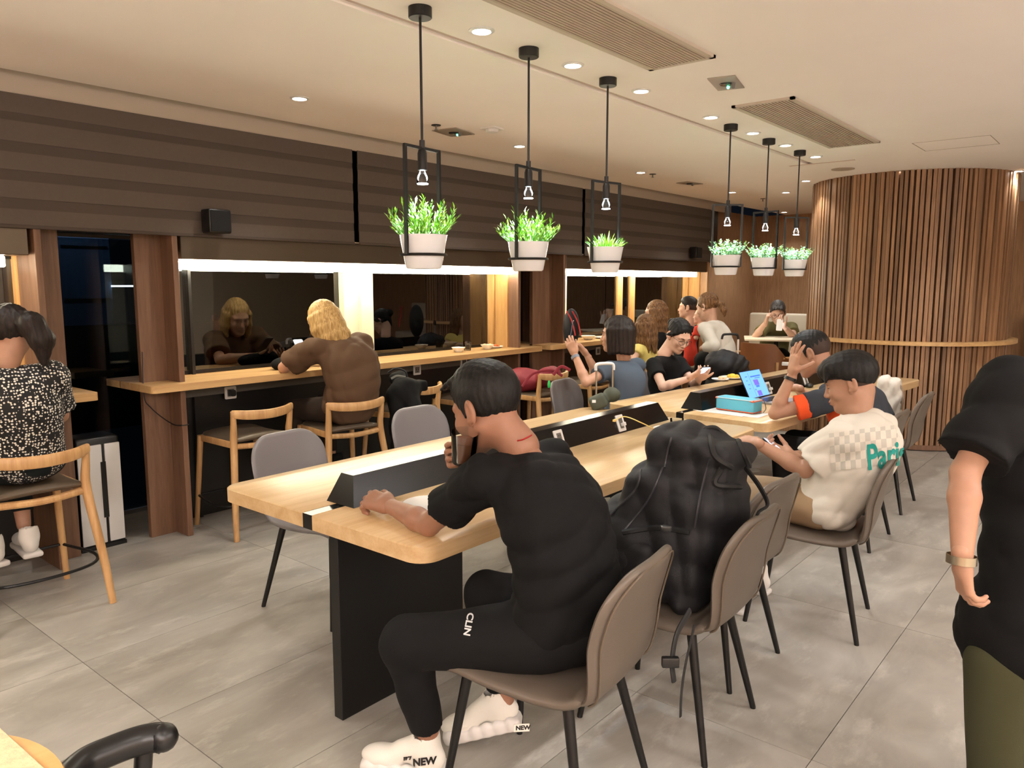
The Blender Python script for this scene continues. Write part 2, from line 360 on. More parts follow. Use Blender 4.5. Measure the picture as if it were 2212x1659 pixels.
# exterior: dark street with a dim bluish facade and a few lamps
ex = empty('dark_facade', (-9.6, 3.74, -.15), 0, 'dim bluish building facade outside, seen through the glass gap beside the left wooden post', 'building')
MB().box((0, 0, 1.85), (.2, .56, 1.2)).build('wall', pbr('blue_facade', (76, 92, 118), .6), ex, smooth=False)
MB().box((0, .6, .62), (.25, 2.6, 1.24)).build('plinth_wall', M['dark_panel'], ex, smooth=False)
for zz in (1.55, 2.15): MB().box((.11, 0, zz), (.03, .5, .02)).build('ledge', M['dark_panel'], ex, smooth=False)
MB().box((.13, .42, 1.70), (.05, .30, .02)).build('strip_lamp', emit('facade_lamp', (.8, .9, 1), 5), ex)
l = bpy.data.lights.new('facade_light', 'POINT'); l.energy = 9; l.color = (.6, .8, 1); l.shadow_soft_size = .1
o = bpy.data.objects.new('facade_light', l); o.location = (-8.7, 3.4, 2.6); COL.objects.link(o)
# ------------------------------------------------------------------ hoods, LED bars, blinds, counters, posts
hoods = [(-3.3, 1.60, 'bronze light hood over the leftmost window bay'), (2.47, 6.30, 'long bronze light hood over the middle window bay'), (6.68, 10.03, 'bronze light hood over the far window bay')]
bars = [(-3.2, 1.50), (2.50, 5.84), (6.70, 9.85)]
for (y0, y1, lb), (s0, s1) in zip(hoods, bars):
    t = empty('light_hood', (-4.95*K, (y0+y1)/2*K, 1.727), 0, lb, 'hood')
    L0 = (y1-y0)*K
    h = MB(); h.box((0, 0, .075), (.30, L0, .148), bev=.004, seg=1); h.build('housing', M['bronze'], t)
    MB().box((.145, 0, .152), (.012, L0, .008)).build('top_lip', M['fascia'], t)
    yy = ((s0+s1)-(y0+y1))/2*K
    MB().box((.07, yy, -.032), (.05, (s1-s0)*K, .058), bev=.006, seg=1).build('light_bar', M['led'], t)
blz = [(2.668, 2.57, 1), (2.57, 2.525, 0), (2.525, 2.42, 1), (2.42, 2.36, 0), (2.36, 2.27, 1), (2.27, 2.21, 0), (2.21, 2.12, 1), (2.12, 2.06, 0), (2.06, 1.975, 1)]
for (y0, y1, lb) in ((-3.2, 3.845, 'brown banded roller blind at the left, nearest the camera'), (3.895, 6.93, 'brown banded roller blind in the middle of the window wall'), (6.985, 10.05, 'brown banded roller blind at the far end by the wood wall')):
    t = empty('roller_blind', (-4.77*K, (y0+y1)/2*K, 0), 0, lb, 'blind')
    for (a, b, k) in blz:
        MB().box((0 if k else -.004, 0, (a+b)/2*K), (.006, (y1-y0)*K, (a-b)*K+.002)).build('band' if k else 'sheer_band', M['blind_light' if k else 'blind_dark'], t, smooth=False)
    MB().box((.0, 0, 1.968*K), (.018, (y1-y0)*K, .018), bev=.004).build('bottom_rail', M['blind_dark'], t)
for (u, v, lb) in ((473, 478, 'black square wall speaker below the blinds at the left'), (1508, 546, 'black square wall speaker at the far end of the blinds')):
    p = atx(u, v, -4.66*K)
    t = empty('wall_speaker', p, 0, lb, 'speaker'); MB().box((-.03, 0, 0), (.10, .15, .145), bev=.012).build('cabinet', M['dark_plastic'], t); MB().box((.022, 0, 0), (.006, .13, .125), bev=.003).build('grille', pbr('speaker_mesh', (12, 12, 12), .9), t)
def counter(y0, y1, lb, ends):
    t = empty('bar_counter', (-4.9*K, (y0+y1)/2*K, 0), 0, lb, 'counter')
    yc = (y0+y1)/2
    out = round_rect((-5.13+4.9)*K, (-4.68+4.9)*K, (y0-yc)*K, (y1-yc)*K, (.03 if ends[1] else .001, .001, .001, .03 if ends[0] else .001))
    MB().prism(out, .937, .98).build('counter_top', M['oak_counter'], t)
    return t
counter(-3.2, 1.87, 'oak bar counter in front of the leftmost window bay', (0, 1))
c1 = counter(2.18, 6.14, 'long oak bar counter with bowls in the middle window bay', (1, 1))
c2 = counter(6.28, 10.03, 'oak bar counter in the far window bay by the family', (1, 1))
for cc, sgn in ((c1, -1), (c1, 1), (c2, -1)):
    hl = ((6.14-2.18)/2 if cc is c1 else (10.03-6.28)/2)*K
    MB().prism(round_rect(-.42, -.2, -.13, .13, .01), .937, .98, M=Matrix.Translation((0, sgn*(hl-.13), 0))).build('counter_top', M['oak_counter'], cc)
def post(ya, yb, fin, lb, g='brown wooden posts between the window bays'):
    """flat board facing the room plus a fin standing proud at one edge"""
    t = empty('wooden_post', (-4.93*K, (ya+yb)/2*K, 0), 0, lb, 'post')
    MB().box((-.02, 0, .9445), (.04, (yb-ya)*K, 1.889), bev=.002, seg=1).build('board', M['post'], t)
    fy = ((yb-ya)/2+.0)*K*(1 if fin > 0 else -1)
    MB().box((.055, fy, .9445), (.19, .035, 1.889), bev=.002, seg=1).build('fin', M['post'], t)
    MB().box((-.21, fy, .9445), (.34, .03, 1.889), bev=.002, seg=1).build('return_panel', M['post'], t)
    return t
post(1.64, 1.80, -1, 'brown wooden post left of the white air purifier')
pb = post(2.235, 2.42, 1, 'brown wooden post right of the dark glass gap with a cord across it')
post(5.87, 5.90, -1, 'slim oak edged post closing the middle window bay')
post(6.28, 6.62, 1, 'dark brown wooden post behind the stool with the red bag')
# black cord on the second post
cp = [atx(307, 760, -4.66), atx(311, 855, -4.655), atx(325, 880, -4.655), atx(352, 903, -4.65), atx(375, 917, -4.60), atx(392, 919, -4.53), atx(408, 917, -4.53)]
tag(MB().tube(bez(cp, 30), .0035, 6).build('power_cord', M['dark_plastic']), 'thin dark cord drooping across the wooden post beside the glass gap', 'cord')
# outlets on the apron
def outlet(parent_loc, M4, lb=None, plug=False, g=None, name='wall_outlet', top=True, par=None):
    t = empty(name, (0, 0, 0), 0, lb if top else None, 'outlet' if top else None, g if top else None)
    t.matrix_world = M4
    if par is not None: t.parent = par
    pl = MB(); pl.prism(round_rect(-.043, .043, -.043, .043, .008, 3), 0, .008); pl.build('cover_plate', M['white_plastic'], t)
    MB().box((0, 0, .009), (.05, .05, .004)).build('socket_insert', M['grey_plastic'], t)
    h = MB()
    for (x, y, w_, h_) in ((-.012, .004, .005, .012), (.012, .004, .005, .012), (0, -.014, .012, .006)): h.box((x, y, .0115), (w_, h_, .002))
    h.build('pin_holes', M['dark_plastic'], t)
    if plug:
        MB().prism(round_rect(-.02, .02, -.022, .022, .012, 3), .011, .045).build('plug', M['dark_plastic'], t)
    return t
def face(loc, xdir, ydir):
    x = Vector(xdir).normalized(); y = Vector(ydir).normalized(); z = x.cross(y); m = Matrix((x, y, z)).transposed().to_4x4(); m.translation = loc; return m
ax_ = XW+.046
for (u, v, lb, pg) in ((497, 848, 'white wall outlet with a black plug under the counter', True), (900, 799, 'white wall outlet under the counter behind the black bag stool', False), (1001, 782, 'white wall outlet under the counter above the foreground man', False), (1084, 777, 'white wall outlet under the right end of the middle counter', False), (1291, 758, 'white wall outlet under the far counter', False)):
    p = atx(u, v, ax_)
    outlet(p, face(p, (0, 1, 0), (0, 0, 1)), lb, pg)
# ------------------------------------------------------------------ slatted round column
CC = (-1.992, 8.83); CRAD = .952
col = empty('slatted_column', (CC[0], CC[1], 0), 0, 'large round column clad in vertical brown wooden slats with a curved ledge', 'column')
MB().lathe([(CRAD-.05, 0), (CRAD-.05, CEIL)], 72).build('core', M['slatback'], col)
ns = 128; sm = {}
for wv in (.030, .026, .034):
    me = MB().box((CRAD-.028, 0, CEIL/2+.01), (.036, wv, CEIL-.02)).mesh('slat', smooth=False); me.materials.append(M['slat']); sm[wv] = me
a = 0; k = 0
r3 = random.Random(3)
while a < 2*math.pi-.02:
    wv = r3.choice([.030, .030, .026, .034]); gap = r3.choice([.014, .014, .020, .004, .016])
    o = link_mesh('slat', sm[wv], None, col); o.rotation_euler = (0, 0, a); k_ = r3.uniform(-.008, .006); o.location = (k_*math.cos(a), k_*math.sin(a), 0); a += (wv+gap)/CRAD
def arc_ring(r0, r1, z0, z1, a0, a1, seg=60):
    m = MB(); vs = []; fs = []
    for i in range(seg+1):
        a = a0+(a1-a0)*i/seg; c_, s_ = math.cos(a), math.sin(a)
        for (r, z) in ((r0, z0), (r1, z0), (r1, z1), (r0, z1)): vs.append((r*c_, r*s_, z))
    for i in range(seg):
        for q in range(4): fs.append((i*4+q, i*4+(q+1) % 4, i*4+4+(q+1) % 4, i*4+4+q))
    fs += [(0, 1, 2, 3), (seg*4+3, seg*4+2, seg*4+1, seg*4)]; return m.add(vs, fs)
arc_ring(CRAD-.03, CRAD+.075, 1.005, 1.04, 0, 2*math.pi, 96).build('ledge', M['oak_counter'], col)
arc_ring(CRAD-.03, CRAD+.003, .01, .055, 0, 2*math.pi, 96).build('plinth', M['post'], col)
# ------------------------------------------------------------------ ceiling fittings
def downlight(x, y, lb, power=0, r=.040, g=None):
    t = empty('downlight', (x, y, CEIL), 0, lb, 'downlight', g)
    MB().lathe([(r, -.001), (r+.014, -.001), (r+.014, -.004), (r, -.008), (r-.004, -.004)], 24, closed=False).build('trim_ring', M['white_plastic'], t)
    MB().lathe([(0, -.003), (r-.003, -.003)], 20, closed=False).build('lens', M['down'], t)
    if power: spot('downlight_lamp', (x, y, CEIL-.02), power)
    return t
rowA = [(-2.22, y*K) for y in (2.606, 3.291, 3.964, 4.867, 5.56, 6.211, 6.922)]
nmA = ['nearest', 'second', 'third', 'fourth', 'fifth', 'sixth', 'farthest']
for i, (x, y) in enumerate(rowA): downlight(x, y, 'recessed downlight, %s in the row along the plant pendants' % nmA[i], 17)
for i, y in enumerate((.8, 2.828, 4.893, 6.791, 8.942)):
    downlight(-3.98*K, y*K, 'recessed downlight, %s in the row nearest the blinds' % ['out of view', 'nearest', 'second', 'third', 'farthest'][i], 19)
for (u, v, lb, p_) in ((1945, 370, 'recessed downlight just in front of the slatted column top', 12), (2200, 369, 'recessed downlight at the right edge beside the slatted column', 12), (1741, 390, 'recessed downlight left of the slatted column top', 12), (1698, 415, 'recessed downlight behind the farthest plant pendant', 10), (1694, 458, 'small recessed downlight above the niche, left one', 8), (1726, 464, 'small recessed downlight above the niche, right one', 8)):
    p = atz(u, v, CEIL); downlight(p.x, p.y, lb, p_)
for nq, (x, y) in enumerate(((-.2, .6), (-.2, 2.6), (.9, 1.2), (.9, 3.4), (-3.2, -.9), (-1.2, -1.2), (.2, 5.4), (1.6, 5.6))):
    downlight(x, y, 'recessed downlight outside the frame, aisle lamp %s' % ['over the photographer', 'beside the standing man', 'over the right aisle front', 'over the right aisle middle', 'behind left', 'behind right', 'right of the column', 'far right by the bench'][nq], 12)
for (x, y) in ((-.9, 7.2), (-3.5, 9.6), (-4.1, 10.6)): spot('aisle_fill_spot', (x, y, CEIL-.03), 22)  # extra spots without fittings, added to brighten aisle and niche
def vent(x0, x1, y0, y1, lb):
    t = empty('ceiling_vent', ((x0+x1)/2, (y0+y1)/2, CEIL), 0, lb, 'vent'); w_, h_ = (x1-x0), (y1-y0)
    MB().box((0, 0, -.001), (w_-.02, h_-.02, .004)).build('backing', pbr('vent_dark', (60, 52, 46), .9), t)
    f = MB()
    for s in (-1, 1): f.box((s*(w_/2-.012), 0, -.006), (.024, h_, .014)); f.box((0, s*(h_/2-.012), -.006), (w_, .024, .014))
    f.build('frame', M['fascia'], t, smooth=False)
    n = 17; me = MB().box((0, 0, 0), (.011, h_-.05, .010)).mesh('slat', smooth=False); me.materials.append(pbr('vent_slat', (176, 158, 140), .6))
    for i in range(n):
        o = link_mesh('slat', me, None, t); o.location = (-w_/2+.03+(w_-.06)*i/(n-1), 0, -.008)
vent(-2.068*K, -1.71*K, 2.35*K-1.2, 3.60*K, 'long slatted air vent in the ceiling nearest the camera')
vent(-2.095*K, -1.71*K, 4.65*K, 6.515*K, 'slatted air vent in the ceiling toward the column')
def ceil_box(name, pts, lb, cat, col_='white_plastic'):
    ps = [atz(u, v, CEIL) for u, v in pts]; c_ = sum(ps, Vector())/len(ps); w_ = (ps[1]-ps[0]).length/2+(ps[2]-ps[3]).length/2; h_ = (ps[2]-ps[1]).length/2+(ps[3]-ps[0]).length/2
    a = math.atan2((ps[1]-ps[0]).y, (ps[1]-ps[0]).x)
    t = empty(name, (c_.x, c_.y, CEIL), a, lb, cat); return t, w_, h_
for (pts, lb) in ((((1518, 170), (1578, 163), (1616, 185), (1562, 195)), 'emergency light plate with green LED near the front vent'), (((930, 281), (985, 275), (1028, 290), (975, 293)), 'emergency light plate with green LED above the first plant pendant'), (((1467, 394), (1492, 391), (1512, 397), (1488, 400)), 'small far emergency light plate with green LED above the blinds')):
    t, w_, h_ = ceil_box('emergency_light', pts, lb, 'emergency light')
    MB().box((0, 0, -.003), (w_, h_, .006), bev=.002, seg=1).build('plate', pbr('steel_plate', (170, 160, 150), .3, metal=.4), t)
    MB().lathe([(.035, -.006), (.03, -.012), (0, -.014)], 20).build('lamp_lens', M['clear_glass'], t)
    MB().lathe([(.012, -.006), (.010, -.03), (0, -.034)], 10, c=(w_*.25, 0, 0)).build('sensor', M['grey_plastic'], t)
    MB().ball((-.0, h_*.2, -.012), .008).build('led', M['green_led'], t)
p = atz(1063, 276, CEIL); t = empty('smoke_detector', p, .1, 'square white smoke detector between the first two plant pendants', 'detector')
MB().prism(round_rect(-.06, .06, -.06, .06, .01), -.012, 0).build('base', M['white_plastic'], t); MB().lathe([(.045, -.012), (.04, -.03), (0, -.034)], 20).build('cap', M['white_plastic'], t)
for (u, v, lb) in ((942, 270, 'black sprinkler head near the first plant pendant stem'), (1410, 376, 'black sprinkler head near the third blind light'), (1648, 429, 'small sprinkler head far behind the plant pendants')):
    p = atz(u, v, CEIL); t = empty('sprinkler', p, 0, lb, 'sprinkler')
    MB().lathe([(.032, 0), (.032, -.004), (0, -.006)], 18).build('escutcheon', M['dark_plastic'], t); MB().tube([(0, 0, 0), (0, 0, -.03)], .006, 8).lathe([(.013, -.03), (.013, -.033)], 12).build('nozzle', M['grey_plastic'], t)
p = atz(1821, 365, CEIL); t = empty('ceiling_speaker', p, 0, 'round flush ceiling speaker before the slatted column', 'speaker')
MB().lathe([(.10, 0), (.10, -.005), (0, -.006)], 28).build('grille', pbr('speaker_cloth', (160, 146, 128), .9), t)
t = empty('access_panel', V(-1.28, 7.0, 0)+Vector((0, 0, CEIL)), 0, 'faint outlined access hatch in the ceiling before the column', 'hatch')
f = MB()
for s in (-1, 1): f.box((s*.25, 0, -.0008), (.004, .44, .0016)); f.box((0, s*.22, -.0008), (.5, .004, .0016))
f.build('seam', pbr('seam', (150, 130, 112), .9), t, smooth=False)
# ------------------------------------------------------------------ niche bench
for (x0, x1, lb) in ((-4.55, -3.15, 'cream upholstered bench against the wood wall with the seated man'), (-1.15, 2.5, 'cream upholstered bench right of the slatted column')):
    t = empty('bench', ((x0+x1)/2, 11.55, 0), 0, lb, 'bench'); w_ = x1-x0
    MB().box((0, .17, .72), (w_, .12, .66), bev=.03, seg=3).build('backrest', M['cream_uphol'], t)
    MB().box((0, -.12, .39), (w_, .5, .14), bev=.03, seg=3).build('seat_cushion', M['cream_uphol'], t)
    MB().box((0, -.08, .16), (w_, .44, .32)).build('base', M['veneer'], t)
# ------------------------------------------------------------------ communal tables
def prism_trap(x0, x1, y0, y1, z0, tx0, tx1, ty0, ty1, z1):
    vs = [(x0, y0, z0), (x1, y0, z0), (x1, y1, z0), (x0, y1, z0), (tx0, ty0, z1), (tx1, ty0, z1), (tx1, ty1, z1), (tx0, ty1, z1)]
    return vs, [(0, 1, 2, 3), (4, 5, 6, 7), (0, 1, 5, 4), (1, 2, 6, 5), (2, 3, 7, 6), (3, 0, 4, 7)]
def wedge_outlet(t, y, side, plug=False):
    # slanted console face: bottom half width .078 at z .75, top .036 at z .862
    c_ = Vector((side*.058, y, .802)); n = Vector((side*.112, 0, .042)).normalized()
    yd = Vector((-side*.042, 0, .112)).normalized(); xd = yd.cross(n)
    m4 = face(c_+n*.001, xd, yd)
    e = bpy.data.objects.new('power_outlet', None); COL.objects.link(e); e.parent = t; e.matrix_local = m4
    pl = MB(); pl.prism(round_rect(-.036, .036, -.047, .047, .006, 3), 0, .005); pl.build('cover_plate', M['white_plastic'], e)
    MB().prism(round_rect(-.017, .017, -.031, .031, .002, 2), .004, .008).build('socket_insert', M['grey_plastic'], e)
    h = MB()
    for (x, yy, w_, h_) in ((-.007, .018, .003, .009), (.007, .018, .003, .009), (-.007, -.012, .003, .009), (.007, -.012, .003, .009), (0, .003, .01, .004)): h.box((x, yy, .0085), (w_, h_, .001))
    h.build('pin_holes', M['dark_plastic'], e)
    if plug: MB().box((0, -.010, .02), (.02, .02, .025), bev=.003).build('plug', M[plug], e)
    return e
def communal(cx, y0, y1, rz, lb, outs, leglen=.64):
    t = empty('communal_table', (cx, (y0+y1)/2, 0), rz, lb, 'table')
    L0 = y1-y0; hl = L0/2; r = .075; z0, z1 = .694, .75; e = .004
    W = .60; s = .028
    for sg, rr in ((-1, (0, r, r, 0)), (1, (r, 0, 0, r))):
        x0, x1 = (-W, -s) if sg < 0 else (s, W)
        m = MB(); o_ = round_rect(x0, x1, -hl, hl, rr, 7); m.prism(o_, z0, z1-e)
        o2 = round_rect(x0+(e if sg < 0 else 0), x1-(e if sg > 0 else 0), -hl+e, hl-e, rr, 7)
        n = len(o_); vs = [(x, y, z1-e) for x, y in o_]+[(x, y, z1) for x, y in o2]
        m.add(vs, [(i, (i+1) % n, n+(i+1) % n, n+i) for i in range(n)]+[tuple(range(n, 2*n))])
        m.build('plank_top', M['oak_table'], t, angle=50)
    MB().box((0, 0, (z0+z1)/2-.001), (2*s, L0, z1-z0)).build('centre_strip', M['black_gloss'], t, smooth=False)
    for sg in (-1, 1): MB().box((.135, sg*(hl-.01-leglen/2), .347), (.048, leglen, .694), bev=.002, seg=1).build('leg_panel', M['black_metal'], t)
    MB().box((.135, 0, .62), (.03, L0-2*leglen, .10)).build('stretcher', M['black_metal'], t, smooth=False)
    c = empty('power_console', (0, 0, 0)); c.parent = t
    vs, fs = prism_trap(-.085, .078, -hl+.15, hl-.10, .75, -.036, .036, -hl+.185, hl-.165, .862)
    MB().add(vs, fs).build('console_body', M['black_gloss'], c, smooth=False)
    for (y, side, pl) in outs: wedge_outlet(c, y, side, pl)
    return t
tab1 = communal(-2.297, 1.603, 4.285, 0, 'nearest long oak communal table with black slab leg and rounded corners', [(3.07-2.944, 1, False), (3.651-2.944, 1, 'white_plastic'), (2.1-2.944, -1, False), (3.4-2.944, -1, False)])
tab2 = communal(-2.19, 4.47, 7.45, R(-4.0), 'second oak communal table behind, with laptop and blue pencil case', [(-.35, 1, 'white_plastic'), (.02, 1, 'white_plastic'), (.32, 1, False), (-.6, -1, False), (.5, -1, False)])
# ------------------------------------------------------------------ upholstered dining chairs
def chair_meshes(mat, pfx):
    sp = bez([(.250, 0, .416), (.240, 0, .446), (.185, 0, .458), (.06, 0, .446), (-.08, 0, .435), (-.175, 0, .440), (-.228, 0, .470)], 24)
    def sw(s, tot):
        a = min(s/.07, 1); f = 1-(1-math.sqrt(max(0, 1-(1-a)**2)))*.24
        return .475*f-.06*max(0, (s/tot-.45)/.55)
    vs, fs = slab_sweep([(p.x, p.z) for p in sp], sw, .046, 24, 3.2)
    seat = MB().add(vs, fs).mesh(pfx+'seat', angle=60); seat.materials.append(mat)
    bp = bez([(-.205, 0, .447), (-.246, 0, .470), (-.270, 0, .535), (-.290, 0, .63), (-.315, 0, .73), (-.345, 0, .832)], 30)
    def bw(s, tot):
        q = s/tot; base = .385+.085*math.sin(min(q/.62, 1)*math.pi/2)-.03*max(0, (q-.62)/.38)
        a = min((tot-s)/.13, 1); return base*(.38+.62*math.sqrt(max(0, 1-(1-a)**2))) if a < 1 else base
    P2 = [(p.x, p.z) for p in bp]
    # denser near the rounded top
    top = []
    for i in range(len(P2)-1):
        a, b = P2[i], P2[i+1]; k = 4 if i > len(P2)-6 else 1
        for j in range(k): top.append((a[0]+(b[0]-a[0])*j/k, a[1]+(b[1]-a[1])*j/k))
    top.append(P2[-1])
    vs, fs = slab_sweep(top, bw, .036, 24, 3.0, bowf=lambda s, t: -.030*min(1, s/t*2))
    back = MB().add(vs, fs).mesh(pfx+'backrest', angle=60); back.materials.append(mat)
    # piping that follows the rear face of the backrest
    pip = []
    L = [0]
    for i in range(1, len(top)): L.append(L[-1]+math.dist(top[i], top[i-1]))
    tot = L[-1]; side = []
    for i in range(3, len(top)-2):
        a = Vector((top[i-1][0], 0, top[i-1][1])); b = Vector((top[min(i+1, len(top)-1)][0], 0, top[min(i+1, len(top)-1)][1])); tt = (b-a).normalized(); N = Vector((-tt.z, 0, tt.x))
        wd = bw(L[i], tot)/2-.028; bo = -.030*min(1, L[i]/tot*2)
        if wd < .03: continue
        side.append((Vector((top[i][0], 0, top[i][1])), N, wd, bo))
    for sg in (1, -1):
        seq = side if sg > 0 else side[::-1]
        for (p, N, wd, bo) in seq: pip.append(p+Vector((0, sg*wd, 0))+N*(bo*(wd/.23)**2+(.0175)))
    pipe = MB().tube(pip, .0032, 6, closed=True).mesh(pfx+'piping'); pipe.materials.append(M['taupe_dark'])
    legs = []
    for sx, sy in ((.18, .15), (.18, -.15), (-.155, .15), (-.155, -.15)):
        fx = .235 if sx > 0 else -.25; fy = math.copysign(.222, sy)
        m = MB().tube([(sx, sy, .435), (fx, fy, .004), (fx, fy, 0)], [.017, .0105, .0105], 12).mesh(pfx+'leg'); m.materials.append(M['black_metal']); legs.append(m)
    fr = MB(); fr.box((.015, 0, .418), (.30, .30, .012)); frame = fr.mesh(pfx+'under_frame', False); frame.materials.append(M['black_metal'])
    return seat, back, pipe, legs, frame
CM = {'taupe': chair_meshes(M['taupe'], 't_'), 'grey': chair_meshes(M['taupe_cool_lit'], 'g_')}  # 'grey' set is the taupe chair with cool light in its colour
def dining_chair(x, y, rz, lb, kind='taupe', g=None):
    s_, b_, p_, l_, f_ = CM[kind]; t = empty('dining_chair', (x, y, 0), rz, lb, 'chair', g)
    link_mesh('seat', s_, None, t); link_mesh('backrest', b_, None, t); link_mesh('piping', p_, None, t); link_mesh('under_frame', f_, None, t)
    for m in l_: link_mesh('leg', m, None, t)
    return t
G1 = 'taupe chairs on the aisle side of the communal tables'; G2 = 'taupe chairs coloured as cool-lit on the window side of the communal tables'
PI = math.pi
ch1 = dining_chair(-1.335, 1.773, PI+.12, 'taupe leather chair under the man in the black shirt, nearest the camera', 'taupe', G1)
ch2 = dining_chair(-1.265, 2.42, PI+.04, 'taupe leather chair holding the big black backpack', 'taupe', G1)
ch3 = dining_chair(-1.375, 2.93, PI-.05, 'empty taupe chair between the backpack and the boy in white', 'taupe', G1)
ch4 = dining_chair(-1.155, 3.61, PI+.16, 'taupe leather chair under the boy in the white printed shirt', 'taupe', G1)
ch5 = dining_chair(-1.41, 4.93, PI, 'taupe chair behind the man in grey and orange', 'taupe', G1)
ch6 = dining_chair(-1.46, 5.86, PI+.03, 'taupe chair with the white bag, farthest on the aisle side', 'taupe', G1)
dining_chair(-3.02, 2.24, .10, 'empty taupe chair coloured as cool-lit across the table, nearest the table corner', 'grey', G2)
dining_chair(-3.09, 3.19, .0, 'empty taupe chair coloured as cool-lit across the table behind the foreground man head', 'grey', G2)
dining_chair(-3.20, 4.90, .1, 'taupe chair coloured as cool-lit under the woman in the blue grey shirt taking a photo', 'grey', G2)
dining_chair(-3.17, 5.87, -.05, 'taupe chair coloured as cool-lit under the woman in black wearing glasses', 'grey', G2)
# ------------------------------------------------------------------ wooden bar stools
def stool_meshes():
    d = {}
    def rearleg(s): return MB().tube(bez([(-.275, s*.255, 0), (-.245, s*.235, .25), (-.205, s*.205, .52), (-.195, s*.198, .62), (-.205, s*.20, .70), (-.215, s*.205, .80)], 20), [.0165+.006*math.sin(min(i/19, 1)*PI) for i in range(21)], 12)
    d['leg'] = [rearleg(1).mesh('s_leg'), rearleg(-1).mesh('s_leg'), MB().tube([(.245, .235, 0), (.205, .20, .60)], [.0155, .020], 12).mesh('s_leg'), MB().tube([(.245, -.235, 0), (.205, -.20, .60)], [.0155, .020], 12).mesh('s_leg')]
    rp = bez([(-.212, .212, .785), (-.262, .13, .775), (-.285, 0, .770), (-.262, -.13, .775), (-.212, -.212, .785)], 24)
    m = MB(); n = len(rp); vs = []; fs = []; sg = 12
    for i, p in enumerate(rp):
        a = rp[max(i-1, 0)]; b = rp[min(i+1, n-1)]; tt = (b-a).normalized(); N = Vector((-tt.y, tt.x, 0)).normalized(); q = abs(2*i/(n-1)-1)
        h = .030-.006*q**4; w_ = .0125+.002*q
        for k in range(sg):
            an = 2*PI*k/sg; vs.append(p+N*w_*math.copysign(abs(math.cos(an))**.7, math.cos(an))+Vector((0, 0, h*math.copysign(abs(math.sin(an))**.7, math.sin(an)))))
    for i in range(n-1):
        for k in range(sg): fs.append((i*sg+k, i*sg+(k+1) % sg, (i+1)*sg+(k+1) % sg, (i+1)*sg+k))
    fs += [tuple(range(sg)), tuple((n-1)*sg+k for k in range(sg-1, -1, -1))]
    d['back_rail'] = m.add(vs, fs).mesh('s_rail')
    f = MB(); f.box((0, .195, .585), (.40, .022, .042), bev=.004); f.box((0, -.195, .585), (.40, .022, .042), bev=.004); f.box((.2, 0, .585), (.022, .38, .042), bev=.004)
    f.tube(bez([(-.19, .19, .575), (-.205, 0, .565), (-.19, -.19, .575)], 12), .018, 10); d['seat_frame'] = f.mesh('s_frame')
    vs, fs = slab_sweep([(x, .622-.014*math.cos(x/.22*PI/2)) for x in np.linspace(.215, -.215, 22)], lambda s, t: .40*(.75+.25*math.sqrt(max(0, 1-(1-min(min(s, t-s)/.06, 1))**2))), .036, 24, 3.4, bow=.014)
    d['seat'] = MB().add(vs, fs).mesh('s_seat', angle=60)
    d['footrest'] = MB().tube([(.232, .222, .2), (.232, -.222, .2)], .008, 8).tube(bez([(.225, -.222, .2), (-.05, -.27, .2), (-.20, -.20, .2), (-.245, 0, .2), (-.20, .20, .2), (-.05, .27, .2), (.225, .222, .2)], 30), .008, 8).mesh('s_foot')
    for k, m_ in (('back_rail', 'ash'), ('seat_frame', 'ash'), ('seat', 'taupe_dark'), ('footrest', 'black_metal')): d[k].materials.append(M[m_])
    for l in d['leg']: l.materials.append(M['ash'])
    return d
SM = stool_meshes()
def bar_stool(x, y, rz, lb, sc=1.0):
    t = empty('bar_stool', (x, y, 0), rz, lb, 'stool', 'ash wood bar stools along the window counter')
    for l in SM['leg']: link_mesh('leg', l, None, t)
    for k in ('back_rail', 'seat_frame', 'seat', 'footrest'): link_mesh(k, SM[k], None, t)
    t.scale = (sc, sc, sc); return t
bar_stool(-4.14, 1.285, PI, 'ash bar stool under the woman in the dotted top')
bar_stool(-4.49, 2.68, PI, 'empty ash bar stool right of the wooden post')
bar_stool(-4.27, 3.28, PI-.15, 'ash bar stool under the blonde woman in brown')
bar_stool(-4.45, 4.03, PI+.30, 'ash bar stool with a black jacket and bag over its back')
bar_stool(-4.46, 4.78, PI, 'ash bar stool behind the foreground man head, carrying a dark bag')
bar_stool(-4.22, 5.40, PI+.02, 'ash bar stool holding the dark red backpack')
bar_stool(-4.30, 6.32, PI, 'ash bar stool behind the woman taking a photo')
bar_stool(-4.02, 7.05, PI-.05, 'ash bar stool under the long haired mother')
bar_stool(-3.72, 6.42, PI-.1, 'ash bar stool under the small girl in yellow')
bar_stool(-3.84, 7.70, PI+.1, 'ash bar stool behind the woman in the white hooded top')
bar_stool(-4.05, 8.15, PI+.05, 'ash bar stool at the far counter beside the boy')
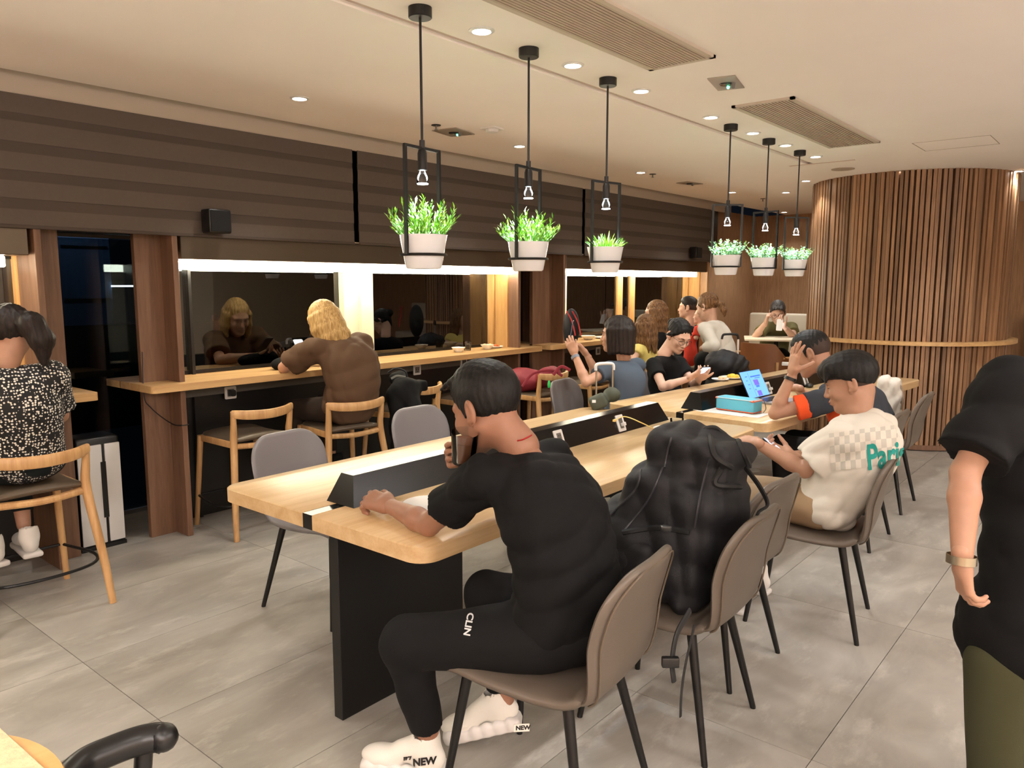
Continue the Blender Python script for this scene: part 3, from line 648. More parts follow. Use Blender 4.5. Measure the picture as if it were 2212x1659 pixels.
# ------------------------------------------------------------------ pendants with planters
def leafy(kind, seed):
    q = random.Random(seed); m = MB(); z0 = 0
    def leaf(p, d, L, w_, mi, bend=.25):
        d = d.normalized(); s = d.cross(Vector((0, 0, 1))); s = s.normalized() if s.length > .05 else Vector((1, 0, 0)); n = s.cross(d)
        a = p; b = p+d*L*.5+n*L*bend*.3; c_ = p+d*L
        m.add([a, b+s*w_/2, c_, b-s*w_/2, b+n*w_*.12], [(0, 1, 4), (1, 2, 4), (2, 3, 4), (3, 0, 4)], mi)
    if kind == 'tall' or kind == 'short':
        ns = 90 if kind == 'tall' else 150; H = .150 if kind == 'tall' else .085
        for i in range(ns):
            a = q.uniform(0, 2*PI); rr = .078*math.sqrt(q.random()); lean = q.uniform(.1, 1.25) if rr > .03 else q.uniform(0, .35)
            base = Vector((rr*math.cos(a), rr*math.sin(a), -.01)); d = Vector((math.cos(a)*lean, math.sin(a)*lean, 1)).normalized()
            h = H*q.uniform(.55, 1.05)*(1.05-.35*lean)
            if kind == 'short': leaf(base, d, h*1.1, .0065, q.choice([0, 1, 1, 2]), .5); continue
            m.tube([base, base+d*h], [.0016, .0009], 4, cap=False, m=0)
            for k in range(9):
                f = .25+.75*k/8; p = base+d*h*f; b = q.uniform(0, 2*PI); dd = (d+Vector((math.cos(b), math.sin(b), .25))*.75).normalized()
                leaf(p, dd, q.uniform(.022, .036), .0075, q.choice([0, 1, 1, 2]))
    else:
        for i in range(60):
            a = q.uniform(0, 2*PI); rr = .080*math.sqrt(q.random()); base = Vector((rr*math.cos(a), rr*math.sin(a), -.01)); d = Vector((math.cos(a)*rr*9, math.sin(a)*rr*9, 1)).normalized(); h = q.uniform(.045, .125)
            m.tube([base, base+d*h], [.0015, .001], 4, cap=False, m=0)
            for k in range(12):
                p = base+d*h*(.3+.7*k/11); b = q.uniform(0, 2*PI); leaf(p, (d*.5+Vector((math.cos(b), math.sin(b), .2))), q.uniform(.015, .021), .013, q.choice([0, 1, 2, 2]))
    return m
LF = [pbr('leaf_deep', (84, 146, 40), .45), pbr('leaf_bright', (150, 205, 56), .45), pbr('leaf_pale', (176, 222, 140), .4)]
LF2 = [pbr('leaf_teal', (84, 148, 92), .45), pbr('leaf_lime', (150, 190, 70), .45), pbr('leaf_frost', (196, 226, 196), .4)]
def pendant(x, y, ang, kind, seed, lb, power):
    t = empty('plant_pendant', (x, y, CEIL), 0, lb, 'pendant lamp', 'hanging planter lamps over the communal tables')
    zt, zr, pt, pb_ = 2.10-CEIL, 1.692-CEIL, 1.768-CEIL, 1.637-CEIL
    MB().lathe([(.045, 0), (.045, -.036), (.042, -.039), (0, -.039)], 28).build('canopy', M['black_metal'], t)
    MB().tube([(0, 0, -.039), (0, 0, zt)], .0052, 10).lathe([(.011, zt+.03), (.011, zt+.0)], 10).build('stem', M['black_metal'], t)
    fr = empty('frame', (0, 0, 0), ang); fr.parent = t; wd = .098
    m = MB(); m.box((0, 0, zt), (2*wd+.011, .011, .011)); 
    for s in (-1, 1): m.box((s*wd, 0, (zt+zr)/2), (.011, .013, zt-zr))
    m.build('frame_bars', M['black_metal'], fr, smooth=False)
    rp = [((.0885)*math.cos(a), .0885*math.sin(a), zr) for a in np.linspace(0, 2*PI, 33)[:-1]]
    MB().tube(rp, .0055, 8, closed=True).build('pot_ring', M['black_metal'], fr)
    MB().lathe([(0, zt-.006), (.015, zt-.006), (.0185, zt-.02), (.0185, zt-.082), (.016, zt-.084), (0, zt-.084)], 20).build('socket', M['black_metal'], t)
    zb = zt-.084
    MB().lathe([(.012, zb), (.013, zb-.01), (.021, zb-.022), (.0225, zb-.035), (.0225, zb-.05)], 20, closed=False).build('bulb_glass', M['clear_glass'], t)
    MB().lathe([(0, zb-.049), (.0215, zb-.049), (.0215, zb-.052), (0, zb-.054)], 20).build('bulb_face', emit('bulb_face', (.85, .94, 1.0), 26), t)
    rt_, rb_ = .096, .070
    MB().lathe([(0, pb_), (rb_-.006, pb_), (rb_, pb_+.006), (rt_-.002, pt), (rt_, pt+.001), (rt_-.004, pt+.001), (rt_-.010, pt-.02), (0, pt-.022)], 40, closed=False).build('pot', M['pot'], t)
    MB().lathe([(0, pt-.014), (rt_-.009, pt-.014)], 24, closed=False).build('soil', pbr('soil', (46, 40, 28), .95), t)
    me = leafy(kind, seed).mesh('foliage', smooth=False)
    for m_ in (LF if kind != 'round' else LF2): me.materials.append(m_)
    o = link_mesh('foliage', me, None, t); o.location = (0, 0, pt-.006); o['kind'] = 'stuff'
    spot('pendant_lamp', (x, y, CEIL+zb-.062), power, COOL, 96, .8, .018)
M['pot'] = pbr('white_glazed_pot', (228, 232, 238), .18)
nA = ['nearest plant pendant with tall feathery green leaves', 'second plant pendant with tall feathery leaves', 'third plant pendant with short grassy leaves', 'fourth plant pendant with round pale leaves', 'fifth plant pendant with round leaves and a turned frame', 'farthest plant pendant with round pale leaves by the column']
_f2 = math.atan2(RT.y, RT.x)
for i, (y, dang, kind) in enumerate(((2.245, 55, 'tall'), (2.942, 56, 'tall'), (3.624, 38, 'short'), (5.19, 2, 'round'), (5.88, -50, 'round'), (6.55, 10, 'round'))):
    pendant(-2.225, y*K, _f2+R(dang), kind, 20+i, nA[i], 24 if i < 3 else 20)
# ------------------------------------------------------------------ signed-distance modelling, meshed by surface nets
class SDF:
    def __init__(s): s.p = []
    def cap(s, a, b, ra, rb=None, k=.02, op='u', cut=None):
        rb = ra if rb is None else rb; a = np.array(a, float); b = np.array(b, float); m = max(ra, rb)
        s.p.append((op, k, np.minimum(a, b)-m, np.maximum(a, b)+m, 'cap', (a, b, ra, rb), cut)); return s
    def ell(s, c, r, ax=None, k=.02, op='u', cut=None):
        c = np.array(c, float); r = np.array(r, float); A = np.eye(3) if ax is None else np.array([list(v) for v in ax], float)
        ext = np.sqrt(((A*r[:, None])**2).sum(0)); s.p.append((op, k, c-ext, c+ext, 'ell', (c, r, A), cut)); return s
    def box(s, c, r, ax=None, rd=.01, k=.02, op='u', cut=None):
        c = np.array(c, float); r = np.array(r, float); A = np.eye(3) if ax is None else np.array([list(v) for v in ax], float)
        ext = (np.abs(A)*r[:, None]).sum(0); s.p.append((op, k, c-ext, c+ext, 'box', (c, r, A, rd), cut)); return s
    def chain(s, pts, rad, k=.02, cut=None, op='u'):
        for i in range(len(pts)-1): s.cap(pts[i], pts[i+1], rad[i], rad[i+1], k, op, cut)
        return s
    def mesh(s, name, h=.008, disp=None, origin=(0, 0, 0), M4=None, mat=None, smooth=True, fit=0):
        U = [q for q in s.p if q[0] == 'u']
        lo = np.min([q[2] for q in U], 0)-3*h-.01; hi = np.max([q[3] for q in U], 0)+3*h+.01
        n = np.maximum(np.ceil((hi-lo)/h).astype(int)+1, 4)
        X = [(lo[i]+h*np.arange(n[i])).astype(np.float32) for i in range(3)]
        F = np.full(n, .5, np.float32)
        for (op, k, a, b, kind, pr, cut) in s.p:
            pad = k+2.5*h+.012
            i0 = np.clip(np.floor((a-pad-lo)/h).astype(int), 0, n-1); i1 = np.clip(np.ceil((b+pad-lo)/h).astype(int)+1, 1, n)
            if (i1 <= i0).any(): continue
            x = X[0][i0[0]:i1[0]][:, None, None]; y = X[1][i0[1]:i1[1]][None, :, None]; z = X[2][i0[2]:i1[2]][None, None, :]
            if kind == 'cap':
                A, B, ra, rb = pr; d = B-A; L2 = float(d @ d)+1e-12
                t = np.clip(((x-A[0])*d[0]+(y-A[1])*d[1]+(z-A[2])*d[2])/L2, 0, 1)
                g = np.sqrt((x-A[0]-t*d[0])**2+(y-A[1]-t*d[1])**2+(z-A[2]-t*d[2])**2)-(ra+(rb-ra)*t)
            else:
                c, r, A = pr[:3]; q = [(x-c[0])*A[i][0]+(y-c[1])*A[i][1]+(z-c[2])*A[i][2] for i in range(3)]
                if kind == 'ell':
                    k0 = np.sqrt((q[0]/r[0])**2+(q[1]/r[1])**2+(q[2]/r[2])**2); k1 = np.sqrt((q[0]/r[0]**2)**2+(q[1]/r[1]**2)**2+(q[2]/r[2]**2)**2)+1e-6
                    g = np.where(k1 > 1e-5, k0*(k0-1)/k1, -r.min())
                else:
                    rd = pr[3]; e = [np.abs(q[i])-r[i]+rd for i in range(3)]
                    g = np.sqrt(np.maximum(e[0], 0)**2+np.maximum(e[1], 0)**2+np.maximum(e[2], 0)**2)+np.minimum(np.maximum(e[0], np.maximum(e[1], e[2])), 0)-rd
            if cut is not None:
                for (cp, cn) in (cut if isinstance(cut, list) else [cut]):
                    g = np.maximum(g, (x-cp[0])*cn[0]+(y-cp[1])*cn[1]+(z-cp[2])*cn[2])
            S = F[i0[0]:i1[0], i0[1]:i1[1], i0[2]:i1[2]]
            if op == 'u':
                hh = np.maximum(k-np.abs(S-g), 0)/max(k, 1e-6); S[...] = np.minimum(S, g)-hh*hh*k*.25
            elif op == 's':
                hh = np.maximum(k-np.abs(S+g), 0)/max(k, 1e-6); S[...] = np.maximum(S, -g)+hh*hh*k*.25
            elif op == 'i': S[...] = np.maximum(S, g)
        if disp is not None: F += disp(X[0][:, None, None], X[1][None, :, None], X[2][None, None, :]).astype(np.float32)
        v, f = surface_nets(F, lo, h)
        if M4 is not None:
            Mx = np.array(M4); v = v @ Mx[:3, :3].T+Mx[:3, 3]
        v = v-np.array(origin)
        me = bpy.data.meshes.new(name); me.vertices.add(len(v)); me.vertices.foreach_set('co', v.astype(np.float32).ravel())
        me.loops.add(len(f)*4); me.loops.foreach_set('vertex_index', f.ravel().astype(np.int32)); me.polygons.add(len(f))
        me.polygons.foreach_set('loop_start', np.arange(0, len(f)*4, 4, dtype=np.int32)); me.polygons.foreach_set('use_smooth', np.ones(len(f), bool)); me.update(calc_edges=True)
        if mat is not None: me.materials.append(mat)
        return me
def surface_nets(F, lo, h):
    ins = F < 0; c = [slice(None, -1), slice(1, None)]
    cnt = sum(ins[c[a], c[b], c[d]].astype(np.int8) for a in (0, 1) for b in (0, 1) for d in (0, 1))
    act = np.argwhere((cnt > 0) & (cnt < 8)); idx = np.full(cnt.shape, -1, np.int32); idx[act[:, 0], act[:, 1], act[:, 2]] = np.arange(len(act))
    S = np.zeros((len(act), 3)); W = np.zeros(len(act))
    cor = [(a, b, d) for a in (0, 1) for b in (0, 1) for d in (0, 1)]; val = {q: F[act[:, 0]+q[0], act[:, 1]+q[1], act[:, 2]+q[2]] for q in cor}
    for p in cor:
        for ax in range(3):
            if p[ax]: continue
            q = list(p); q[ax] = 1; q = tuple(q); a, b = val[p], val[q]; m = (a < 0) != (b < 0); t = np.where(m, a/np.where(np.abs(a-b) < 1e-9, 1, a-b), 0)
            pt = np.array(p, float)[None, :].repeat(len(act), 0); pt[:, ax] = t; S += pt*m[:, None]; W += m
    V_ = (act+S/np.maximum(W, 1)[:, None])*h+lo
    faces = []
    for ax in range(3):
        sl0 = [slice(None)]*3; sl1 = [slice(None)]*3; sl0[ax] = slice(None, -1); sl1[ax] = slice(1, None)
        a, b = ins[tuple(sl0)], ins[tuple(sl1)]; e = np.argwhere(a != b); u, w_ = [(1, 2), (2, 0), (0, 1)][ax]
        ok = (e[:, u] > 0) & (e[:, w_] > 0) & (e[:, u] < cnt.shape[u]) & (e[:, w_] < cnt.shape[w_]) & (e[:, ax] < cnt.shape[ax]); e = e[ok]
        sgn = a[e[:, 0], e[:, 1], e[:, 2]]; q = []
        for (du, dw) in ((-1, -1), (0, -1), (0, 0), (-1, 0)):
            i = e.copy(); i[:, u] += du; i[:, w_] += dw; q.append(idx[i[:, 0], i[:, 1], i[:, 2]])
        f = np.stack(q, 1); f[~sgn] = f[~sgn][:, ::-1]; faces.append(f[(f >= 0).all(1)])
    return V_, np.concatenate(faces)
def fold(amp, scale=1.0, seed=0, dirs=None):
    q = np.random.RandomState(seed); ws = []
    for i in range(4):
        d = q.normal(size=3); d /= np.linalg.norm(d)
        if dirs is not None: d = np.array(dirs[i % len(dirs)], float)+q.normal(size=3)*.35; d /= np.linalg.norm(d)
        ws.append((d*q.uniform(22, 60)*scale, q.uniform(0, 6), q.normal(size=3)*9, q.uniform(.5, 1)))
    def f(x, y, z):
        o = 0
        for (d, ph, w_, a) in ws:
            o = o+a*(1-2*np.abs(np.sin(.5*(d[0]*x+d[1]*y+d[2]*z+ph+1.4*np.sin(w_[0]*x+w_[1]*y+w_[2]*z+ph)))))
        return amp*.4*o
    return f
def join_np(name, meshes, mat):
    bm = bmesh.new()
    for m in meshes: bm.from_mesh(m)
    me = bpy.data.meshes.new(name); bm.to_mesh(me); bm.free(); me.polygons.foreach_set('use_smooth', [True]*len(me.polygons)); me.materials.append(mat)
    for m in meshes: bpy.data.meshes.remove(m)
    return me
# ------------------------------------------------------------------ people
def A_(v): return np.array([float(c) for c in v])
def nz_(v): v = A_(v); return v/(np.linalg.norm(v)+1e-9)
def skin(name, c): return pbr(name, c, .48, noise=.05, nscale=30, bump=.03, bscale=300, sss=.08, spec=.4)
SK = {'tan': skin('skin_tan', (172, 130, 106)), 'warm': skin('skin_warm', (188, 144, 118)), 'pale': skin('skin_pale', (206, 166, 144)), 'dark': skin('skin_brown', (150, 108, 86))}
def hair_mat(name, c, c2=None, st=(1, 1, .12)):
    m, nt, b = _new(name); N = nt.nodes; L = nt.links; tc = N.new('ShaderNodeTexCoord'); mp = N.new('ShaderNodeMapping'); mp.inputs['Scale'].default_value = st; L.new(tc.outputs['Object'], mp.inputs[0])
    nz = N.new('ShaderNodeTexNoise'); nz.inputs['Scale'].default_value = 130; nz.inputs['Detail'].default_value = 4; L.new(mp.outputs[0], nz.inputs[0])
    cr = N.new('ShaderNodeValToRGB'); cr.color_ramp.elements[0].position = .35; cr.color_ramp.elements[1].position = .68; cr.color_ramp.elements[0].color = srgb(*c); cr.color_ramp.elements[1].color = srgb(*(c2 or [min(255, int(q*1.5)+8) for q in c])); L.new(nz.outputs[0], cr.inputs[0]); L.new(cr.outputs[0], b.inputs['Base Color'])
    bp = N.new('ShaderNodeBump'); bp.inputs['Strength'].default_value = .4; bp.inputs['Distance'].default_value = .004; L.new(nz.outputs[0], bp.inputs['Height']); L.new(bp.outputs[0], b.inputs['Normal']); b.inputs['Roughness'].default_value = .55; b.inputs['Specular IOR Level'].default_value = .3; return m
HM = {'black': hair_mat('hair_black', (9, 8, 8), (22, 19, 18), (1, 1, .5)), 'brown': hair_mat('hair_dark_brown', (18, 12, 10), (40, 28, 22)), 'blonde': hair_mat('hair_blonde', (150, 116, 66), (200, 166, 108), (1, 1, .06)), 'lightbrown': hair_mat('hair_light_brown', (74, 50, 32), (142, 104, 66)), 'grey': hair_mat('hair_greying', (30, 28, 28), (92, 88, 86))}
FADE = pbr('faded_hair', (58, 42, 34), .7, noise=.25, nscale=300)
DARK = pbr('dark_iris_brow', (20, 15, 13), .5)
LIP = pbr('lip', (168, 98, 84), .45)
def cloth(name, c, rough=.85, bump=.12, **k): return pbr(name, c, rough, bump=bump, bscale=420, spec=.25, **k)
def add_hand(S, W, f, t_n, side, curls=(.5, .5, .5, .5), sc=1.0, thumb=None, spread=.10, tcurl=.3):
    """W wrist, f towards the fingers, t_n palm normal; side +1 right hand, -1 left"""
    W = A_(W); f = nz_(f); n = A_(t_n); n = nz_(n-f*(n @ f)); t = np.cross(f, n)*side
    k = .009*sc
    offs = (.030, .0105, -.0095, -.027); lens = (.072, .080, .074, .058); base = (.088, .092, .088, .080)
    S.cap(W-f*.03*sc, W+f*.02*sc, .025*sc, .024*sc, k=.02)
    for i in range(4):
        b = W+(f*base[i]+t*offs[i])*sc; S.cap(W+(f*.012+t*offs[i]*.62)*sc, b, .0165*sc, .0125*sc, k=.014*sc)
        a = 0; p = b; d0 = nz_(f+t*spread*(1.5-i)*.8); L_ = lens[i]*sc; c = curls[i]; r = [.0098, .0090, .0082, .0066]
        for j, fr in enumerate((.46, .30, .24)):
            a += c*(.75 if j == 0 else 1.0); d = d0*math.cos(a)+n*math.sin(a); q = p+d*L_*fr
            S.cap(p, q, r[j]*sc, r[j+1]*sc, k=.0035); p = q
    tb = W+(f*.022+t*.024)*sc; td = nz_(t*.75+f*.65+n*.35) if thumb is None else nz_(thumb)
    S.cap(W+f*.02*sc, tb+td*.012*sc, .017*sc, .017*sc, k=.014)
    p1 = tb+td*.044*sc; td2 = nz_(td*(1-tcurl)+f*tcurl); p2 = p1+td2*.030*sc; td3 = nz_(td2*(1-tcurl)+n*tcurl*.6+f*.2); p3 = p2+td3*.024*sc
    S.cap(tb, p1, .0150*sc, .0115*sc, k=.010).cap(p1, p2, .0112*sc, .0100*sc, k=.004).cap(p2, p3, .0100*sc, .0078*sc, k=.003)
def head_frame(c, face_, up):
    f = nz_(face_); u = A_(up); u = nz_(u-f*(u @ f)); r = np.cross(f, u)
    m = np.eye(4); m[:3, 0] = r; m[:3, 1] = f; m[:3, 2] = u; m[:3, 3] = A_(c); return m
def head_sdf(fem=0):
    S = SDF()
    S.ell((0, -.014, .034), (.0745, .094, .084)); S.ell((0, .034, -.012), (.060, .058, .078), k=.03)
    S.ell((0, .030, -.062), (.046-.004*fem, .052, .046), k=.03); S.cap((-.046, -.004, -.052), (-.014, .066, -.096), .020, .017, k=.03); S.cap((.046, -.004, -.052), (.014, .066, -.096), .020, .017, k=.03)
    S.ell((0, .078, -.098), (.017, .015, .015), k=.022)
    for s in (-1, 1):
        S.ell((s*.034, .064, -.028), (.026, .026, .024), k=.022); S.cap((s*.012, .086, .022), (s*.042, .072, .020), .011, .010, k=.015)
        S.ell((s*.031, .092, .002), (.019, .014, .011), k=.012, op='s'); S.ell((s*.031, .0745, .001), (.0165, .0140, .0125), k=.004)
        # ear
        S.ell((s*.080, -.010, -.006), (.0105, .021, .034), ax=((math.cos(.35), -s*math.sin(.35)*-1, 0), (s*math.sin(.35)*-1, math.cos(.35), 0), (0, 0, 1)), k=.006)
        S.ell((s*.0895, -.006, -.002), (.0070, .0110, .019), k=.005, op='s'); S.cap((s*.076, .004, -.030), (s*.074, .006, -.036), .0085, .007, k=.006)
    S.cap((0, .088, .010), (0, .106, -.028), .0085, .0095, k=.012); S.ell((0, .108, -.033), (.0105, .0110, .0095), k=.008)
    for s in (-1, 1): S.ell((s*.0115, .100, -.037), (.0070, .0090, .0065), k=.006)
    S.ell((0, .088, -.062), (.024, .014, .016), k=.015); S.ell((0, .100, -.0600), (.0190, .0075, .0050), k=.004); S.ell((0, .098, -.0705), (.0165, .0075, .0058), k=.004)
    S.cap((-.020, .101, -.0650), (.020, .101, -.0650), .0016, .0016, k=.004, op='s')
    return S
def add_head(root, J, opt, parts):
    c = A_(J['head']); sc = opt.get('hs', 1.0); m = head_frame(c, J['face'], J.get('up', (0, 0, 1))); m[:3, :3] *= sc
    org = A_(root.location); h = opt.get('hh', .0042)
    hd = head_sdf(opt.get('fem', 0)); nb = np.linalg.inv(m) @ np.append(A_(J['neck']), 1)
    hd.cap((0, -.030, -.050), nb[:3]*.95+np.array([0, .0, 0]), .050-.006*opt.get('fem', 0), .054-.005*opt.get('fem', 0), k=.03)
    parts.append(hd.mesh('h', h, origin=org, M4=m))
    # brows, eyes, lips
    M4 = Matrix(m.tolist()); T = Matrix.Translation(-Vector(org)) @ M4
    if not opt.get('noface'):
        b = MB()
        for s in (-1, 1): b.tube([(s*.014, .0975, .020), (s*.030, .0935, .026), (s*.046, .078, .021)], [.0022, .0026, .0014], 6)
        b.v = [tuple(T @ Vector(p)) for p in b.v]; b.build('eyebrows', DARK, root)
        e = MB()
        for s in (-1, 1): e.tube([(s*.019, .0875, .0005), (s*.031, .0896, -.0015), (s*.043, .0835, -.0005)], [.0012, .0024, .0012], 6)
        e.v = [tuple(T @ Vector(p)) for p in e.v]; e.build('eyes', DARK, root)
        e = MB(); e.ball((0, .1040, -.0610), (.0165, .0042, .0036), 12, 6).ball((0, .1020, -.0700), (.0145, .0044, .0044), 12, 6)
        e.v = [tuple(T @ Vector(p)) for p in e.v]; e.build('lips', LIP, root)
    # hair
    hk = opt['hair']; hm = HM[opt.get('hc', 'black')]; H = SDF(); q = np.random.RandomState(opt.get('seed', 1))
    def strand(amp, fx=260, fz=20):
        ph = q.uniform(0, 6, 4)
        return lambda x, y, z: amp*(np.sin(fx*x+1.6*np.sin(22*y+ph[0])+ph[1]+fz*z)+np.sin(fx*.8*y+1.2*np.sin(20*x+ph[2])+ph[3]+fz*z))*.5
    faceplane = [((0, .066, .044), (0, .74, -.67))]
    if hk in ('short', 'crop'):
        th = .010 if hk == 'short' else .004
        top = .018 if hk == 'short' else .008
        H.ell((0, -.014, .036), (.0745+th*.7, .094+th, .084+th), cut=[((0, .058, .045), (0, .86, -.5)), ((0, -.03, -.032), (0, .45, -.89))], k=.01)
        H.ell((0, .010, .066), (.064, .078, .052+top), cut=[((0, .055, .048), (0, .7, -.71))], k=.02)
        if hk == 'short':
            for i in range(26):
                x = q.uniform(-.05, .05); H.cap((x, .045+q.uniform(0, .02), .098), (x*1.1+q.uniform(-.008, .008), .098+q.uniform(-.01, .008), .076+q.uniform(0, .02)), .009, .003, k=.006)
        H.cap((-.076, .018, .02), (-.074, .018, -.018), .006, .004, k=.006); H.cap((.076, .018, .02), (.074, .018, -.018), .006, .004, k=.006)
        dp = strand(.0016, 420, 60)
    elif hk == 'bowl':
        H.ell((0, -.012, .038), (.090, .108, .094), cut=[((0, .052, .034), (0, .62, -.78)), ((0, -.03, -.004), (0, .46, -.89))], k=.01)
        H.ell((0, .030, .066), (.076, .086, .058), cut=[((0, .07, .036), (0, .25, -.97))], k=.02)
        for i in range(30):
            x = q.uniform(-.07, .07); H.cap((x, .06, .085), (x*1.05, .106-abs(x)*.35, .034+q.uniform(-.006, .008)), .012, .004, k=.008)
        dp = strand(.0018, 300, 40)
    elif hk == 'bob':
        H.ell((0, -.016, .036), (.092, .110, .096), cut=faceplane, k=.012)
        for s in (-1, 1):
            for i in range(9):
                y = .045-.135*i/8; x = s*(.084-.03*max(0, (-y-.03)/.06)**2); H.cap((x*.93, y, .03), (x*.98, y*.95+.004, -.118+.008*q.uniform(-1, 1)), .020, .014, k=.018)
        for i in range(7): x = -.06+.12*i/6; H.cap((x, -.105+.4*abs(x)**1.5, .02), (x, -.098+.4*abs(x)**1.5, -.125), .022, .015, k=.02)
        dp = strand(.0022, 300, 2)
    elif hk in ('long', 'pony', 'bun'):
        H.ell((0, -.017, .036), (.082, .099, .091), cut=faceplane+[((0, -.02, -.055), (0, .3, -.95))], k=.012)
        H.cap((-.072, .03, .03), (-.078, -.03, -.02), .012, .014, k=.02); H.cap((.072, .03, .03), (.078, -.03, -.02), .012, .014, k=.02)
        if hk == 'long':
            w = opt.get('hl', .30)
            for i in range(13):
                a = R(-115+230*i/12); x = .078*math.sin(a); y = -.014-.095*math.cos(a)*.95
                H.chain([(x, y, .02), (x*1.08, y*1.02, -.06), (x*1.02+q.uniform(-.01, .01), y-.005, -.13-.0*w), (x*.92+q.uniform(-.015, .015), y-.008+q.uniform(-.01, .01), -w*q.uniform(.82, 1.0))], [.022, .022, .020, .008], k=.018)
        if hk == 'pony':
            pp = opt.get('pony', [(0, -.11, .03), (0, -.15, .0), (0, -.165, -.07), (0, -.15, -.15)]); pr_ = opt.get('ponyr', [.020, .034, .032, .010])
            H.chain([A_(p) for p in pp], pr_, k=.015)
        if hk == 'bun': H.ell((0, -.115, .035), (.040, .036, .038), k=.015); H.chain([(0, -.08, -.03), (.01, -.075, -.10)], [.02, .006], k=.02)
        dp = strand(.0024, 300, 6)
    if hk in ('short', 'crop', 'bowl'):
        D = SDF(); D.ell((0, -.016, .030), (.0765, .0965, .086), cut=[((0, .055, .045), (0, .86, -.5)), ((0, -.03, -.066), (0, .40, -.92)), ((0, .012, 0), (0, 1, .12))], k=.01)
        link_mesh('hair_fade', D.mesh('hair_fade', .005, origin=org, M4=m, mat=FADE), None, root)
    if hk != 'none':
        me = H.mesh('hair', opt.get('hairh', .0052), disp=dp, origin=org, M4=m, mat=hm); link_mesh('hair', me, None, root)
    return T
def person(lb, J, o, root_loc=None):
    pel = (A_(J['hipL'])+A_(J['hipR']))/2; loc = root_loc or (pel[0], pel[1], 0)
    root = empty('person', loc, 0, lb, 'person', o.get('group')); org = A_(root.location); h = o.get('h', .0085); b = o.get('b', 1.0)
    parts = []; g = {k: A_(v) for k, v in J.items() if k != 'torso'}
    if 'torso' in J: tor = [A_(p) for p in J['torso']]
    else: tor = [pel, pel*.62+g['neck']*.38, pel*.3+g['neck']*.7, g['neck']]
    side = nz_(g['shR']-g['shL']); hs_ = nz_(g['hipR']-g['hipL'])
    B = SDF(); B.chain(tor, [.085*b, .08*b, .085*b, .045*b], k=.04); B.cap(g['shL'], g['shR'], .040*b, .040*b, k=.03)
    for s in 'LR':
        if o.get('noarm'+s): continue
        B.chain([g['sh'+s], g['el'+s]], [.047*b, .037*b], k=.02); m_ = g['el'+s]*.72+g['wr'+s]*.28; B.chain([g['el'+s], m_, g['wr'+s]], [.036*b, .040*b, .0255*b], k=.014)
    for s in 'LR':
        if 'knee'+s in g:
            B.chain([g['hip'+s], g['knee'+s]], [.072*b, .050*b], k=.03)
            if 'ank'+s in g: m_ = g['knee'+s]*.7+g['ank'+s]*.3; B.chain([g['knee'+s], m_, g['ank'+s]], [.050*b, .052*b, .034*b], k=.02)
    parts.append(B.mesh('b', h, origin=org))
    for s in 'LR':
        if 'hand'+s in o:
            q = o['hand'+s]; S = SDF(); add_hand(S, g['wr'+s], q['f'], q['n'], 1 if s == 'R' else -1, q.get('c', (.5,)*4), q.get('s', 1.0)*b, q.get('t'), q.get('sp', .1), q.get('tc', .3))
            parts.append(S.mesh('hn', o.get('handh', .0034), origin=org))
    T = add_head(root, J, o, parts)
    link_mesh('body', join_np('body', parts, SK[o.get('skin', 'warm')]), None, root)
    # ---- top
    if o.get('shirt'):
        S = SDF(); tw = o.get('tw', 1.0); spn = [nz_(tor[i+1]-tor[i]) for i in range(3)]
        for i, (p, rs, rd, ra) in enumerate(((tor[0], .172, .125, .11), (tor[0]*.5+tor[1]*.5, .168, .125, .14), (tor[1], .165, .122, .15), (tor[1]*.5+tor[2]*.5, .172, .122, .15), (tor[2], .182, .120, .13), (tor[2]*.55+tor[3]*.45, .165, .095, .09))):
            ax = hs_ if i < 2 else side; sp = spn[min(i//2, 2)]; sp = nz_(sp-ax*(sp @ ax)); nrm = np.cross(ax, sp)
            if i == 0 and o.get('hem0'): continue
            S.ell(p, (rs*b*tw, rd*b*tw*o.get('td', 1), ra*b), ax=(ax, nrm, sp), k=.05)
        S.cap(g['shL'], g['shR'], .058*b, .058*b, k=.05)
        sl = o.get('sleeve', .62); fw = o.get('sw', 1.0)
        for s in 'LR':
            if o.get('noarm'+s): continue
            a, e_, w_ = g['sh'+s], g['el'+s], g['wr'+s]
            if sl <= 1:
                d = nz_(e_-a); end = a+(e_-a)*sl; S.cap(a, end+d*.05, .064*b*fw, .070*b*fw, k=.035, cut=(end, d))
            else:
                S.chain([a, e_], [.066*b*fw, .052*b*fw], k=.035); d = nz_(w_-e_); end = e_+(w_-e_)*(sl-1); S.cap(e_, end+d*.03, .052*b*fw, .036*b*fw, k=.02, cut=(end, d))
        if 'hem' in J: S.ell(g['hem'], o.get('hemr', (.19, .16, .12)), k=.05)
        # neckline opening
        nd = nz_(g['head']-g['neck']); S.cap(g['neck']+nd*.045, g['neck']+nd*.16, .058*b, .062*b, k=.012, op='s')
        for q in o.get('sub', []): S.cap(q[0], q[1], q[2], q[2], k=.02, op='s')
        me = S.mesh('shirt', o.get('shh', .0085), disp=fold(o.get('fold', .006), o.get('fs', .8), o.get('seed', 1), o.get('fd')), origin=org, mat=o['shirt']); so = link_mesh(o.get('topname', 'shirt'), me, None, root)
        root['_s'] = so.name
